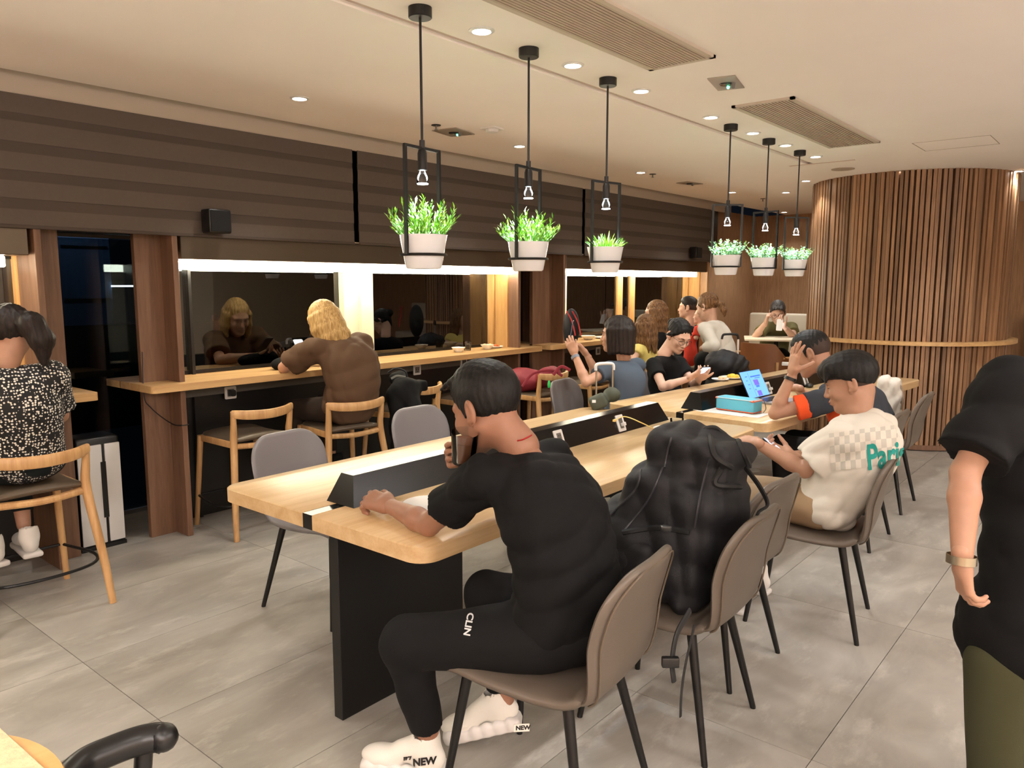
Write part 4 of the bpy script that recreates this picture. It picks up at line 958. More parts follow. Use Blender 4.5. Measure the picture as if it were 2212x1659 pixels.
    if o.get('pants'):
        S = SDF(); pl = o.get('plen', .92); pr_ = o.get('pr', .165); S.ell(pel+np.array([0, 0, .01]), (pr_*b, pr_*b, .115*b), k=.05)
        for s in 'LR':
            if 'knee'+s not in g: continue
            pw = b*o.get('pw', 1); S.chain([g['hip'+s], g['knee'+s]], [.092*pw, .068*pw], k=.035)
            if 'ank'+s in g and pl > 0:
                d = nz_(g['ank'+s]-g['knee'+s]); end = g['knee'+s]+(g['ank'+s]-g['knee'+s])*pl; S.cap(g['knee'+s], end+d*.04, .066*pw, o.get('cuff', .050)*b, k=.025, cut=(end, d))
        link_mesh('trousers', S.mesh('trousers', o.get('ph', .009), disp=fold(.005, .9, o.get('seed', 1)+5), origin=org, mat=o['pants']), None, root)
    if o.get('shoes'):
        for s in 'LR':
            if 'ank'+s in g and 'toe'+s in g: shoe(root, g['ank'+s], g['toe'+s], o['shoes'], o.get('lift'+s, 0), o.get('chunky', 0))
    if '_s' in root: del root['_s']
    return root, T
def shoe(root, ank, toe, mat, lift=0, chunky=0):
    a = A_(ank); t = A_(toe); f = t-a; f[2] = 0; f = nz_(f)
    if lift: f = nz_(f*math.cos(lift)-np.array([0, 0, 1])*math.sin(lift))
    u = nz_(np.array([0, 0, 1])-f*f[2]); r = np.cross(f, u); ax = (r, f, u); org = A_(root.location)
    s0 = t-f*.0; base = s0+u*.0; P = lambda x, y, z: base+r*x+f*y+u*z
    S = SDF(); S.ell(P(0, -.055, .050), (.046, .075, .034), ax=ax, k=.02); S.ell(P(0, -.205, .062), (.038, .060, .048), ax=ax, k=.03); S.cap(P(0, -.12, .075), P(0, -.195, .105), .034, .040, k=.03)
    S.cap(P(0, -.200, .10), P(0, -.205, .132), .043, .042, k=.02); S.cap(P(0, -.20, .12), P(0, -.20, .17), .036, .036, k=.006, op='s')
    link_mesh('shoe', S.mesh('shoe', .0050, origin=org, mat=mat), None, root)
    L = SDF(); z = .022 if chunky else .014
    L.box(P(0, -.125, z*.8), (.046, .138, z), ax=ax, rd=.012, k=.01); L.ell(P(0, -.02, z), (.044, .035, z*1.1), ax=ax, k=.02)
    if chunky:
        for i in range(6):
            y = -.015-.043*i
            for s in (-1, 1): L.ell(P(s*.036, y, .024), (.016, .022, .026), ax=ax, k=.008)
    link_mesh('sole', L.mesh('sole', .0050, origin=org, mat=M['sole_white']), None, root)
M['sole_white'] = pbr('white_sole', (214, 210, 206), .5)
BLK = cloth('black_cotton', (8, 8, 9)); BLK2 = cloth('black_jersey_trousers', (11, 11, 12)); WSH = pbr('white_knit_shoe', (222, 218, 208), .8, bump=.2, bscale=500)
SHW = pbr('white_leather_shoe', (216, 212, 206), .5)
def band(root, name, c, d, r, w, mat, lb=None, flat=1.0):
    d = Vector(d).normalized(); a = d.orthogonal().normalized(); b = d.cross(a); m = MB(); org = Vector(root.location)
    P = [Vector(c)-org+a*r*math.cos(t)+b*r*flat*math.sin(t) for t in np.linspace(0, 2*PI, 25)[:-1]]
    vs = []; 
    for p in P:
        o_ = (p-(Vector(c)-org)).normalized()*.0022
        vs += [p+d*w/2, p+o_+d*w/2, p+o_-d*w/2, p-d*w/2]
    n = len(P); fs = [(i*4+q, i*4+(q+1) % 4, ((i+1) % n)*4+(q+1) % 4, ((i+1) % n)*4+q) for i in range(n) for q in range(4)]
    o = m.add(vs, fs).build(name, mat, root)
    if lb: o['label'] = lb
    return o
def glasses(root, T, sc=1.0):
    m = MB()
    for s in (-1, 1): m.tube([(s*.032+.022*math.cos(t)*1.08, .108-.012*abs(math.cos(t))*(1 if math.cos(t)*s > 0 else 0), -.002+.019*math.sin(t)) for t in np.linspace(0, 2*PI, 17)[:-1]], .0015, 5, closed=True).tube([(s*.056, .100, .004), (s*.080, .060, .008), (s*.084, .0, .004), (s*.080, -.02, -.008)], .0013, 5)
    m.tube([(-.010, .110, .003), (0, .113, .006), (.010, .110, .003)], .0014, 5); m.v = [tuple(T @ Vector(p)) for p in m.v]; m.build('glasses', M['dark_plastic'], root)
def phone(c, xd, yd, lb, scr=(.75, .8, 1.0), st=.8, sz=(.074, .152), bm=None):
    m4 = face(Vector(c), xd, yd); t = empty('smartphone', (0, 0, 0), 0, lb, 'phone'); t.matrix_world = m4
    MB().prism(round_rect(-sz[0]/2, sz[0]/2, -sz[1]/2, sz[1]/2, .010, 4), -.008, 0).build('body', bm or M['dark_plastic'], t)
    MB().prism(round_rect(-sz[0]/2+.003, sz[0]/2-.003, -sz[1]/2+.003, sz[1]/2-.003, .008, 4), 0, .0006).build('screen', emit('phone_screen', scr, st), t)
    return t
# ---- man in the foreground
J = dict(head=at(1051, 880, 2.38), face=(-.93, -.02, -.36), up=(-.30, 0, .95), neck=(-1.455, 1.80, 1.075), shL=(-1.475, 1.650, 1.010), shR=(-1.465, 1.975, 1.005),
         elL=(-1.765, 1.70, .795), wrL=(-2.003, 1.738, .805), elR=(-1.735, 2.03, .86), wrR=(-1.752, 1.845, .995), hipL=(-1.30, 1.69, .555), hipR=(-1.28, 1.87, .555),
         kneeL=at(878, 1388, 2.34), ankL=(-1.675, 1.60, .13), kneeR=(-1.65, 1.86, .535), ankR=(-1.605, 1.895, .15), toeL=(-1.86, 1.50, 0), toeR=(-1.76, 1.785, .0),
         torso=[(-1.275, 1.785, .57), (-1.262, 1.79, .72), (-1.325, 1.795, .90), (-1.44, 1.80, 1.06)])
p3, T3 = person('man in plain black shirt drinking from a glass at the nearest table corner', J,
    dict(skin='dark', hair='short', hc='black', hs=1.13, shirt=BLK, pants=BLK2, shoes=WSH, chunky=1, h=.007, hh=.0036, shh=.0068, ph=.0075, handh=.0028, sleeve=.60, tw=1.05, fold=.012, fs=1.2, seed=4, cuff=.050, plen=.86, pw=1.13, liftR=.28,
         handL=dict(f=(-.95, -.10, .10), n=(.10, .45, -.88), c=(.55, .75, .85, .95), tc=.5, t=(-.75, .60, .05), s=1.08), handR=dict(f=(.25, -.92, .25), n=(.93, .25, .15), c=(.40, .45, .5, .55), t=(.6, -.6, .5))))
MB().tube(bez([Vector(q)-Vector(p3.location) for q in (at(1118, 952, 2.30), at(1128, 950, 2.28), at(1141, 944, 2.28), at(1148, 940, 2.32))], 12), .0022, 6).build('red_cord', pbr('red_cord', (170, 20, 24), .6), p3)
# ---- boy in white
WHT = cloth('white_cotton', (206, 201, 190), .9, .10)
J = dict(head=at(1838, 824, 3.52), face=(-.93, -.20, -.34), up=(-.28, -.05, .95), neck=(-.985, 3.665, 1.00), shL=at(1812, 948, 3.42), shR=(-1.02, 3.83, .93),
         elL=at(1738, 1016, 3.50), wrL=at(1632, 956, 3.62), elR=(-1.20, 3.92, .72), wrR=at(1712, 985, 3.62), hipL=(-1.10, 3.52, .555), hipR=(-1.13, 3.70, .555),
         kneeL=(-1.52, 3.50, .55), kneeR=(-1.55, 3.68, .55), ankL=(-1.50, 3.42, .10), ankR=(-1.50, 3.72, .10), toeL=(-1.64, 3.40, 0), toeR=(-1.64, 3.72, 0),
         torso=[(-1.085, 3.61, .57), (-.985, 3.62, .72), (-.93, 3.64, .86), (-.975, 3.66, .98)])
p4, T4 = person('boy in an oversized white shirt with teal lettering on the back, looking at his phone', J,
    dict(skin='tan', hair='bowl', hc='black', hs=1.10, shirt=WHT, pants=cloth('khaki_shorts', (150, 126, 98)), shoes=SHW, h=.008, hh=.0040, shh=.008, sleeve=.72, sw=1.22, tw=1.10, td=1.05, fold=.016, fs=1.3, seed=9, plen=.0, b=.95, 
         handL=dict(f=(-.85, .45, .0), n=(.1, .2, -.97), c=(.2, .25, .3, .35)), handR=dict(f=(-.75, -.30, .3), n=(.2, -.3, .95), c=(.6, .6, .7, .7))))
phone(at(1679, 968, 3.60), (.25, .85, -.3), (-.85, .25, .45), 'grey phone in the hand of the boy in white', st=.6)
# ---- man with his head in his hand
GRY = cloth('slate_grey_knit', (54, 58, 66)); ORG = cloth('orange_knit', (226, 84, 40))
J = dict(head=at(1753, 762, 4.76), face=(-.90, -.12, -.43), up=(-.36, 0, .93), neck=(-1.43, 4.86, .985), shL=at(1795, 862, 4.56), shR=(-1.46, 5.03, .90),
         elL=at(1674, 893, 4.64), wrL=at(1712, 806, 4.60), elR=(-1.70, 5.18, .80), wrR=at(1722, 838, 5.15), hipL=(-1.30, 4.83, .555), hipR=(-1.30, 5.02, .555),
         kneeL=(-1.74, 4.80, .55), kneeR=(-1.74, 5.03, .55), ankL=(-1.70, 4.78, .10), ankR=(-1.70, 5.05, .10), toeL=(-1.86, 4.78, 0), toeR=(-1.86, 5.05, 0),
         torso=[(-1.26, 4.92, .57), (-1.24, 4.92, .70), (-1.29, 4.90, .84), (-1.41, 4.87, .95)])
p5, T5 = person('man in a grey and orange shirt resting his head on his hand over a laptop', J,
    dict(skin='tan', hair='crop', hc='black', hs=1.13, shirt=GRY, pants=BLK2, h=.009, hh=.0045, sleeve=.42, sw=1.08, tw=1.06, fold=.010, fs=1.2, seed=3, shoes=WSH,
         handL=dict(f=(.06, .05, 1), n=(.62, .75, -.05), c=(.16, .10, .10, .12), sp=.26, t=(.80, .35, .30), tc=.15, s=1.12), handR=dict(f=(-.8, .5, .0), n=(.1, .1, -1), c=(.4, .4, .5, .5))))
o_ = Vector(p5.location)
def cuff_piece(root, a, b, s0, s1, r0, r1, mat, name, h=.009, k=.02, extra=None, fd=.005):
    a, b = A_(a), A_(b); d = nz_(b-a); S = SDF(); S.cap(a+(b-a)*s0, a+(b-a)*s1+d*.03, r0, r1, k=k, cut=[(a+(b-a)*s1, d), (a+(b-a)*s0, -d)])
    if extra: extra(S)
    return link_mesh(name, S.mesh(name, h, disp=fold(fd, .8, 3), origin=A_(root.location), mat=mat), None, root)
cuff_piece(p5, J['shL'], J['elL'],   .40, .62, .074, .078, ORG, 'sleeve_cuff')
def _side(S): S.ell((-1.345, 4.79, .80), (.125, .075, .115), k=.03)
cuff_piece(p5, (-1.36, 4.83, .86), (-1.28, 4.86, .62), 0, 1, .115, .14, ORG, 'side_panel', extra=_side)
band(p5, 'wristband', at(1707, 818, 4.605), at(1712, 806, 4.60)-at(1674, 893, 4.64), .034, .020, M['dark_plastic'])
# ---- woman in the dotted top
def dots():
    m, nt, b = _new('black_top_white_dots'); N = nt.nodes; L = nt.links; tc = N.new('ShaderNodeTexCoord'); nz = N.new('ShaderNodeTexNoise'); nz.inputs['Scale'].default_value = 40
    ad = N.new('ShaderNodeVectorMath'); ad.operation = 'MULTIPLY_ADD'; ad.inputs[1].default_value = (.008,)*3; L.new(tc.outputs['Object'], nz.inputs[0]); L.new(nz.outputs['Color'], ad.inputs[0]); L.new(tc.outputs['Object'], ad.inputs[2])
    v = N.new('ShaderNodeTexVoronoi'); v.inputs['Scale'].default_value = 78; v.inputs['Randomness'].default_value = .6; L.new(ad.outputs[0], v.inputs[0])
    cr = N.new('ShaderNodeValToRGB'); cr.color_ramp.interpolation = 'LINEAR'; cr.color_ramp.elements[0].position = .34; cr.color_ramp.elements[0].color = srgb(226, 222, 210); cr.color_ramp.elements[1].position = .39; cr.color_ramp.elements[1].color = srgb(16, 15, 17)
    L.new(v.outputs['Distance'], cr.inputs[0]); L.new(cr.outputs[0], b.inputs['Base Color']); b.inputs['Roughness'].default_value = .75; return m
J = dict(head=at(20, 722, 3.55), face=(-.95, -.10, -.28), up=(-.2, 0, .97), neck=(-4.03, 1.215, 1.21), shL=(-4.03, 1.035, 1.14), shR=(-4.00, 1.395, 1.145),
         elL=(-4.22, .96, .96), wrL=(-4.42, 1.05, 1.02), elR=(-4.13, 1.46, .93), wrR=(-4.42, 1.36, 1.00), hipL=(-4.11, 1.18, .73), hipR=(-4.11, 1.37, .73),
         kneeL=(-4.50, 1.14, .70), kneeR=(-4.50, 1.36, .70), ankL=(-4.33, 1.14, .33), ankR=(-4.36, 1.33, .35), toeL=(-4.44, 1.12, .215), toeR=(-4.47, 1.34, .215),
         torso=[(-4.08, 1.28, .74), (-4.05, 1.275, .88), (-4.01, 1.25, 1.03), (-4.02, 1.22, 1.17)])
p1, T1 = person('woman in a black top with small white dots and a ponytail, at the left edge', J,
    dict(skin='tan', hair='pony', hc='brown', hs=1.10, fem=1, noface=1, shirt=dots(), pants=cloth('dark_slacks', (26, 32, 34)), shoes=SHW, plen=.80, sleeve=.75, sw=1.1, tw=.98, fold=.006, seed=2, b=.96,
         pony=[(.01, -.085, .045), (.035, -.125, .01), (.060, -.135, -.06), (.062, -.115, -.15)], ponyr=[.040, .050, .048, .018], handL=dict(f=(-1, 0, 0), n=(0, .5, -.8)), handR=dict(f=(-1, -.1, 0), n=(0, -.5, -.8))))
# ---- blonde woman
BRN = cloth('brown_cotton', (88, 66, 48))
J = dict(head=at(698, 692, 5.25), face=(-.90, -.15, -.42), up=(-.35, -.1, .93), neck=(-4.29, 3.245, 1.205), shL=(-4.27, 3.075, 1.14), shR=(-4.23, 3.45, 1.16),
         elL=(-4.49, 2.99, 1.015), wrL=(-4.66, 3.18, 1.04), elR=(-4.40, 3.52, .99), wrR=(-4.62, 3.42, 1.02), hipL=(-4.22, 3.19, .73), hipR=(-4.21, 3.38, .73),
         kneeL=(-4.62, 3.14, .70), kneeR=(-4.62, 3.40, .70), ankL=(-4.52, 3.16, .33), ankR=(-4.52, 3.38, .33), toeL=(-4.66, 3.15, .215), toeR=(-4.66, 3.38, .215),
         torso=[(-4.18, 3.285, .74), (-4.12, 3.285, .90), (-4.15, 3.28, 1.05), (-4.265, 3.26, 1.17)])
p2, T2 = person('blonde woman in a loose brown shirt seated at the bar counter, seen from behind', J,
    dict(skin='warm', hair='long', hc='blonde', hs=1.10, hl=.20, fem=1, noface=1, shirt=BRN, pants=cloth('dark_brown_shorts', (48, 38, 32)), shoes=BLK2, sleeve=.74, sw=1.25, tw=1.10, td=1.08, fold=.013, fs=1.2, seed=5,
         handL=dict(f=(-.6, .7, .2), n=(-.2, .2, .9), c=(.6,)*4), handR=dict(f=(-.8, -.5, .1), n=(0, -.3, .9), c=(.6,)*4)))
phone(at(650, 750, 5.5), (.2, 1, 0), (-.7, .1, .7), 'phone held up by the blonde woman at the counter', st=1.2)
# ---- standing person at the right edge
J = dict(head=at(2330, 622, 2.2), face=(-.25, .96, 0), up=(0, 0, 1), neck=at(2290, 735, 2.2), shL=at(2185, 835, 2.13), shR=at(2402, 810, 2.27), hem=at(2255, 1375, 2.18),
         elL=at(2085, 1020, 2.06), wrL=at(2078, 1215, 2.00), elR=at(2480, 1030, 2.3), wrR=at(2480, 1220, 2.2), hipL=at(2175, 1440, 2.16), hipR=at(2315, 1440, 2.24),
         kneeL=at(2165, 1800, 2.15), kneeR=at(2350, 1800, 2.3), ankL=(-.30, 2.42, .10), ankR=(.0, 2.52, .10), toeL=(-.33, 2.58, 0), toeR=(-.02, 2.68, 0),
         torso=[at(2258, 1330, 2.18), at(2258, 1130, 2.18), at(2258, 920, 2.18), at(2285, 765, 2.19)])
p6, T6 = person('standing person in black shirt and olive trousers at the right edge', J,
    dict(skin='tan', hair='short', hs=1.1, noface=1, shirt=BLK, pants=cloth('olive_cotton', (60, 60, 40), .9, .15), shoes=BLK2, h=.008, shh=.008, sleeve=.82, sw=1.30, tw=1.10, td=1.1, fold=.010, fs=1.0, seed=6, b=.98, plen=1.0, cuff=.07,
         pr=.14, hemr=(.222, .20, .20), pw=1.2, handL=dict(f=(.16, .04, -1), n=(.75, .5, 0), c=(.6, .65, .7, .8), t=(.35, .45, -.8), s=.92, sp=.02), handR=dict(f=(0, 0, -1), n=(-.8, 0, 0))))
wt = band(p6, 'watch', at(2077, 1208, 2.0), (0.02, -.1, -1), .034, .022, pbr('steel_watch', (190, 180, 160), .25, metal=.9), 'silver metal wristwatch')
# ---- woman taking a photo
TEE = cloth('blue_grey_cotton', (72, 82, 94))
J = dict(head=at(1333, 722, 5.90), face=(-.90, -.40, -.05), up=(-.05, 0, 1), neck=at(1348, 775, 5.93), shL=at(1316, 798, 5.80), shR=at(1378, 790, 6.12),
         elL=at(1266, 826, 5.62), wrL=at(1241, 764, 5.72), elR=at(1292, 812, 5.95), wrR=at(1267, 766, 5.90), hipL=(-3.08, 4.86, .555), hipR=(-3.10, 5.05, .555),
         kneeL=(-2.98, 4.72, .55), kneeR=(-2.85, 5.05, .55), torso=[(-3.05, 4.96, .58), (-3.02, 4.99, .72), (-3.02, 5.03, .86), at(1350, 792, 5.94)])
p7, T7 = person('woman with a dark bob and blue grey shirt holding up a phone', J,
    dict(skin='warm', hair='bob', hc='brown', hs=1.12, fem=1, shirt=TEE, pants=cloth('dark_jeans', (32, 36, 46)), sleeve=.5, tw=.98, b=.92, fold=.006, seed=7, hh=.005, handh=.004,
         handL=dict(f=(-.30, -.25, .9), n=(-.5, .8, 0), c=(.5, .5, .6, .6), t=(-.3, .5, .7)), handR=dict(f=(-.5, -.5, .75), n=(-.5, -.7, .3), c=(.5, .55, .6, .6), t=(-.3, -.5, .8))))
phone(at(1234, 714, 5.78), (.55, -.80, .0), (.12, .10, 1), 'upright phone in the hands of the woman with the dark bob', (.6, .65, .8), .5)
band(p7, 'smartwatch', at(1243, 772, 5.71), at(1241, 764, 5.72)-at(1266, 826, 5.62), .030, .022, pbr('grey_strap', (120, 126, 140), .5))
# ---- woman with glasses and phone
J = dict(head=at(1466, 724, 6.42), face=(.80, -.42, -.52), up=(.4, -.1, .9), neck=at(1432, 768, 6.48), shR=at(1412, 790, 6.34), shL=at(1466, 785, 6.62),
         elR=at(1432, 836, 6.16), wrR=at(1487, 818, 6.12), elL=at(1500, 832, 6.5), wrL=at(1512, 818, 6.22), hipR=(-3.12, 5.78, .555), hipL=(-3.10, 5.97, .555),
         kneeR=(-2.75, 5.76, .56), kneeL=(-2.75, 5.98, .56), torso=[(-3.12, 5.87, .58), (-3.16, 5.86, .72), (-3.15, 5.82, .86), at(1436, 785, 6.48)])
p8, T8 = person('young woman in black with glasses and tied back hair reading her phone', J,
    dict(skin='pale', hair='bun', hc='black', hs=1.12, fem=1, shirt=BLK, pants=BLK2, sleeve=.5, tw=.98, b=.92, fold=.005, seed=8, hh=.005, handh=.004,
         handR=dict(f=(.75, .15, .45), n=(.1, .3, .9), c=(.5, .5, .6, .6), t=(.4, .6, .5)), handL=dict(f=(.55, -.45, .55), n=(.1, .3, .9), c=(.5, .5, .6, .6))))
glasses(p8, T8)
phone(at(1517, 802, 6.10), (.55, .8, 0), (.75, -.45, .5), 'phone in the hands of the young woman with glasses', st=1.6)
# ---- family at the far counter
J = dict(head=at(1392, 706, 7.3), face=(-.95, .10, -.05), up=(0, 0, 1), neck=at(1390, 748, 7.3), shL=at(1377, 756, 7.2), shR=at(1404, 754, 7.4), elL=at(1369, 778, 7.15), wrL=at(1352, 762, 7.5), elR=at(1410, 775, 7.5), wrR=at(1395, 765, 7.6),
         hipL=(-3.70, 6.47, .72), hipR=(-3.70, 6.60, .72), kneeL=(-3.95, 6.45, .70), kneeR=(-3.95, 6.62, .70), torso=[(-3.69, 6.53, .74), (-3.69, 6.50, .82), (-3.69, 6.46, .90), at(1390, 755, 7.3)])
person('small girl in a pale yellow dress with long hair, at the far counter', J, dict(skin='pale', hair='long', hc='lightbrown', hs=1.0, hl=.26, fem=1, noface=1, shirt=cloth('yellow_dress', (226, 208, 122)), pants=None, sleeve=.35, sw=1.0, tw=.80, b=.80, h=.011, hh=.006, shh=.010, hairh=.007, fold=.007, seed=11))
J = dict(head=at(1416, 676, 7.9), face=(-.93, -.32, -.12), up=(-.1, 0, 1), neck=at(1428, 728, 7.9), shL=at(1412, 742, 7.75), shR=at(1442, 740, 8.1), elL=at(1404, 785, 7.6), wrL=at(1385, 770, 7.9), elR=at(1450, 775, 8.1), wrR=at(1440, 752, 8.2),
         hipL=(-3.98, 6.95, .73), hipR=(-3.98, 7.14, .73), kneeL=(-4.3, 6.95, .70), kneeR=(-4.3, 7.15, .70), torso=[(-3.96, 7.05, .74), (-3.90, 7.05, .88), (-3.86, 7.05, .98), at(1430, 738, 7.9)])
person('mother with long brown hair in a black top, at the far counter', J, dict(skin='pale', hair='long', hc='lightbrown', hs=1.08, hl=.36, fem=1, shirt=BLK, pants=BLK2, sleeve=.6, b=.95, h=.011, hh=.006, shh=.010, ph=.012, hairh=.007, seed=12))
J = dict(head=at(1487, 664, 8.6), face=(-.95, -.25, 0), up=(0, 0, 1), neck=at(1490, 706, 8.6), shL=at(1482, 714, 8.5), shR=at(1502, 712, 8.75), elL=at(1478, 745, 8.45), wrL=at(1462, 742, 8.6), elR=at(1500, 740, 8.8), wrR=at(1488, 735, 8.9),
         hipL=(-4.02, 7.92, .74), hipR=(-4.02, 8.06, .74), kneeL=(-4.3, 7.9, .72), kneeR=(-4.3, 8.08, .72), torso=[(-4.0, 7.99, .76), (-3.98, 7.95, .88), (-3.96, 7.90, .98), at(1490, 712, 8.6)])
person('boy with cropped hair in a black shirt, at the far counter', J, dict(skin='pale', hair='crop', hc='brown', hs=1.0, shirt=BLK, pants=BLK2, sleeve=.6, b=.80, tw=.85, h=.011, hh=.006, shh=.010, ph=.012, hairh=.006, seed=13))
J = dict(head=at(1528, 662, 7.75), face=(-.93, .10, -.30), up=(-.2, 0, 1), neck=at(1538, 702, 7.75), shL=at(1524, 712, 7.62), shR=at(1552, 708, 7.9), elL=at(1542, 746, 7.45), wrL=at(1516, 752, 7.55), elR=at(1556, 745, 8.0), wrR=at(1530, 750, 8.0),
         hipL=(-3.40, 7.15, .80), hipR=(-3.38, 7.34, .80), kneeL=(-3.52, 7.14, .45), kneeR=(-3.50, 7.36, .45), ankL=(-3.48, 7.12, .10), ankR=(-3.46, 7.36, .10), toeL=(-3.62, 7.12, 0), toeR=(-3.60, 7.36, 0),
         torso=[at(1556, 772, 7.75), at(1556, 748, 7.75), at(1546, 722, 7.75), at(1538, 704, 7.75)])
person('woman in a white hooded top with a low ponytail leaning toward the far counter', J, dict(skin='pale', hair='pony', hc='lightbrown', hs=1.12, fem=1, shirt=cloth('white_hoodie', (206, 202, 192)), pants=BLK2, shoes=WSH, sleeve=1.8, tw=.98, td=1.05, b=.98, h=.011, hh=.006, shh=.009, ph=.012, hairh=.007, fold=.010, seed=14,
    pony=[(0, -.105, .0), (0, -.135, -.02), (0, -.150, -.08), (0, -.14, -.13)], ponyr=[.020, .030, .026, .010]))
J = dict(head=at(1514, 682, 8.3), face=(-.9, -.4, 0), up=(0, 0, 1), neck=at(1514, 704, 8.3), shL=at(1507, 712, 8.2), shR=at(1522, 710, 8.4), elL=at(1504, 730, 8.2), wrL=at(1497, 724, 8.3), elR=at(1522, 732, 8.4), wrR=at(1514, 724, 8.4), hipL=(-3.78, 7.52, .74), hipR=(-3.78, 7.64, .74), torso=[(-3.78, 7.58, .76), (-3.78, 7.58, .85), (-3.80, 7.6, .95), at(1514, 708, 8.3)])
person('toddler in a red patterned top mostly hidden behind the woman in the white hooded top', J, dict(skin='pale', hair='none', noface=1, hs=.72, shirt=cloth('red_print', (206, 66, 50)), sleeve=.7, b=.58, tw=.75, h=.012, hh=.008, shh=.012, seed=15))
# ---- man on the niche bench
OLV = cloth('olive_shirt', (104, 98, 62))
J = dict(head=at(1680, 674, 9.95), face=(.30, -.82, -.42), up=(.1, -.35, .93), neck=at(1684, 702, 10.1), shR=at(1655, 706, 10.05), shL=at(1711, 707, 10.1),
         elR=at(1632, 726, 9.85), wrR=at(1654, 697, 9.72), elL=at(1714, 727, 9.85), wrL=at(1694, 706, 9.70), hipR=(-3.95, 10.05, .64), hipL=(-3.76, 10.15, .64), kneeR=(-3.75, 9.62, .62), kneeL=(-3.50, 9.72, .62), ankR=(-3.72, 9.60, .2), ankL=(-3.45, 9.66, .2), toeR=(-3.68, 9.46, .12), toeL=(-3.40, 9.50, .12),
         torso=[(-3.85, 10.12, .66), (-3.84, 10.15, .80), (-3.82, 10.12, .94), at(1684, 710, 10.1)])
p13, T13 = person('man in an olive shirt with glasses and short greying hair seated on the niche bench', J,
    dict(skin='pale', hair='short', hc='grey', hs=1.18, shirt=OLV, pants=BLK2, shoes=BLK2, sleeve=.6, b=1.08, h=.011, hh=.0055, shh=.009, ph=.012, handh=.0048, seed=16, fold=.008,
         handR=dict(f=(.25, -.1, .95), n=(.9, .3, 0), c=(1.1, 1.1, 1.2, 1.2)), handL=dict(f=(-.45, -.35, .8), n=(0, .75, .6), c=(.6, .6, .7, .7))))
glasses(p13, T13)
phone(at(1684, 702, 9.66), (-1, -.3, 0), (-.05, .35, .9), 'pale phone held by the man on the niche bench', (.9, .93, 1), 3.0, bm=M['white_plastic'])
# ---- print on the white shirt, shaped to the cloth
def bvh_of(root, name):
    o = [c for c in root.children if c.name.split('.')[0] == name][0]; off = Vector(root.location); me = o.data
    return BVHTree.FromPolygons([v.co+off for v in me.vertices], [tuple(p.vertices) for p in me.polygons])
def drape(root, name, verts2, faces, org, xd, yd, rd, tree, mat, off=.0015, mi=None):
    org, xd, yd, rd = Vector(org), Vector(xd).normalized(), Vector(yd).normalized(), Vector(rd).normalized(); R0 = Vector(root.location); co = []; ok = []
    for (x, y) in verts2:
        p = org+xd*x+yd*y; h = tree.ray_cast(p-rd*.5, rd, 1.5)
        if h[0] is None: co.append(p-R0); ok.append(False)
        else:
            nn = h[1] if h[1].dot(rd) < 0 else -h[1]; co.append(h[0]+nn*off-rd*.0005-R0); ok.append(True)
    keep = [i for i, f in enumerate(faces) if all(ok[q] for q in f) and max((co[f[0]]-co[q]).length for q in f) < .05]
    me = bpy.data.meshes.new(name); me.from_pydata(co, [], [faces[i] for i in keep])
    for m_ in (mat if isinstance(mat, list) else [mat]): me.materials.append(m_)
    if mi: me.polygons.foreach_set('material_index', [mi[i] for i in keep])
    me.polygons.foreach_set('use_smooth', [True]*len(me.polygons)); return link_mesh(name, me, None, root)
def text2d(s, size, cuts=2, bold=0.0, shear=0):
    c = bpy.data.curves.new('t', 'FONT'); c.body = s; c.size = size; c.offset = bold; c.shear = shear; c.align_x = 'CENTER'; c.align_y = 'CENTER'; o = bpy.data.objects.new('t', c); COL.objects.link(o)
    dg = bpy.context.evaluated_depsgraph_get(); me = bpy.data.meshes.new_from_object(o.evaluated_get(dg)); bpy.data.objects.remove(o)
    bm = bmesh.new(); bm.from_mesh(me); bmesh.ops.triangulate(bm, faces=bm.faces)
    for _ in range(cuts):
        L_ = [e for e in bm.edges if e.calc_length() > size*.09]
        if not L_: break
        bmesh.ops.subdivide_edges(bm, edges=L_, cuts=1); bmesh.ops.triangulate(bm, faces=bm.faces)
    bm.verts.index_update(); vs = [(v.co.x, v.co.y) for v in bm.verts]; fs = [tuple(v.index for v in f.verts) for f in bm.faces]; bm.free(); bpy.data.meshes.remove(me); return vs, fs
tr4 = bvh_of(p4, 'shirt'); rx = RT*1.0+UP*.13; uy = UP*1.0-RT*.05; fw4 = (at(1868, 965, 1)-CAM).normalized()
pc = at(1866, 968, 3.30); nx, ny = 40, 18; W_, H_ = .30, .165; vs = [(-W_/2+W_*i/nx, -H_/2+H_*j/ny) for j in range(ny+1) for i in range(nx+1)]; fs = []; mi = []
for j in range(ny):
    for i in range(nx): fs.append((j*(nx+1)+i, j*(nx+1)+i+1, (j+1)*(nx+1)+i+1, (j+1)*(nx+1)+i)); mi.append(((i//3)+(j//4)) % 2)
drape(p4, 'back_panel', vs, fs, pc, rx, uy, fw4, tr4, [cloth('pale_grey_print', (184, 180, 170)), cloth('light_print', (208, 202, 190))], .0022, mi)['label'] = 'grey checked print panel'
tv, tf = text2d('Paris', .150, 3, .004); tv = [(x*.62, y) for x, y in tv]; drape(p4, 'lettering', tv, tf, at(1916, 985, 3.30), rx, uy, fw4, tr4, cloth('teal_print', (40, 142, 132)), .0045)['label'] = 'teal lettering'
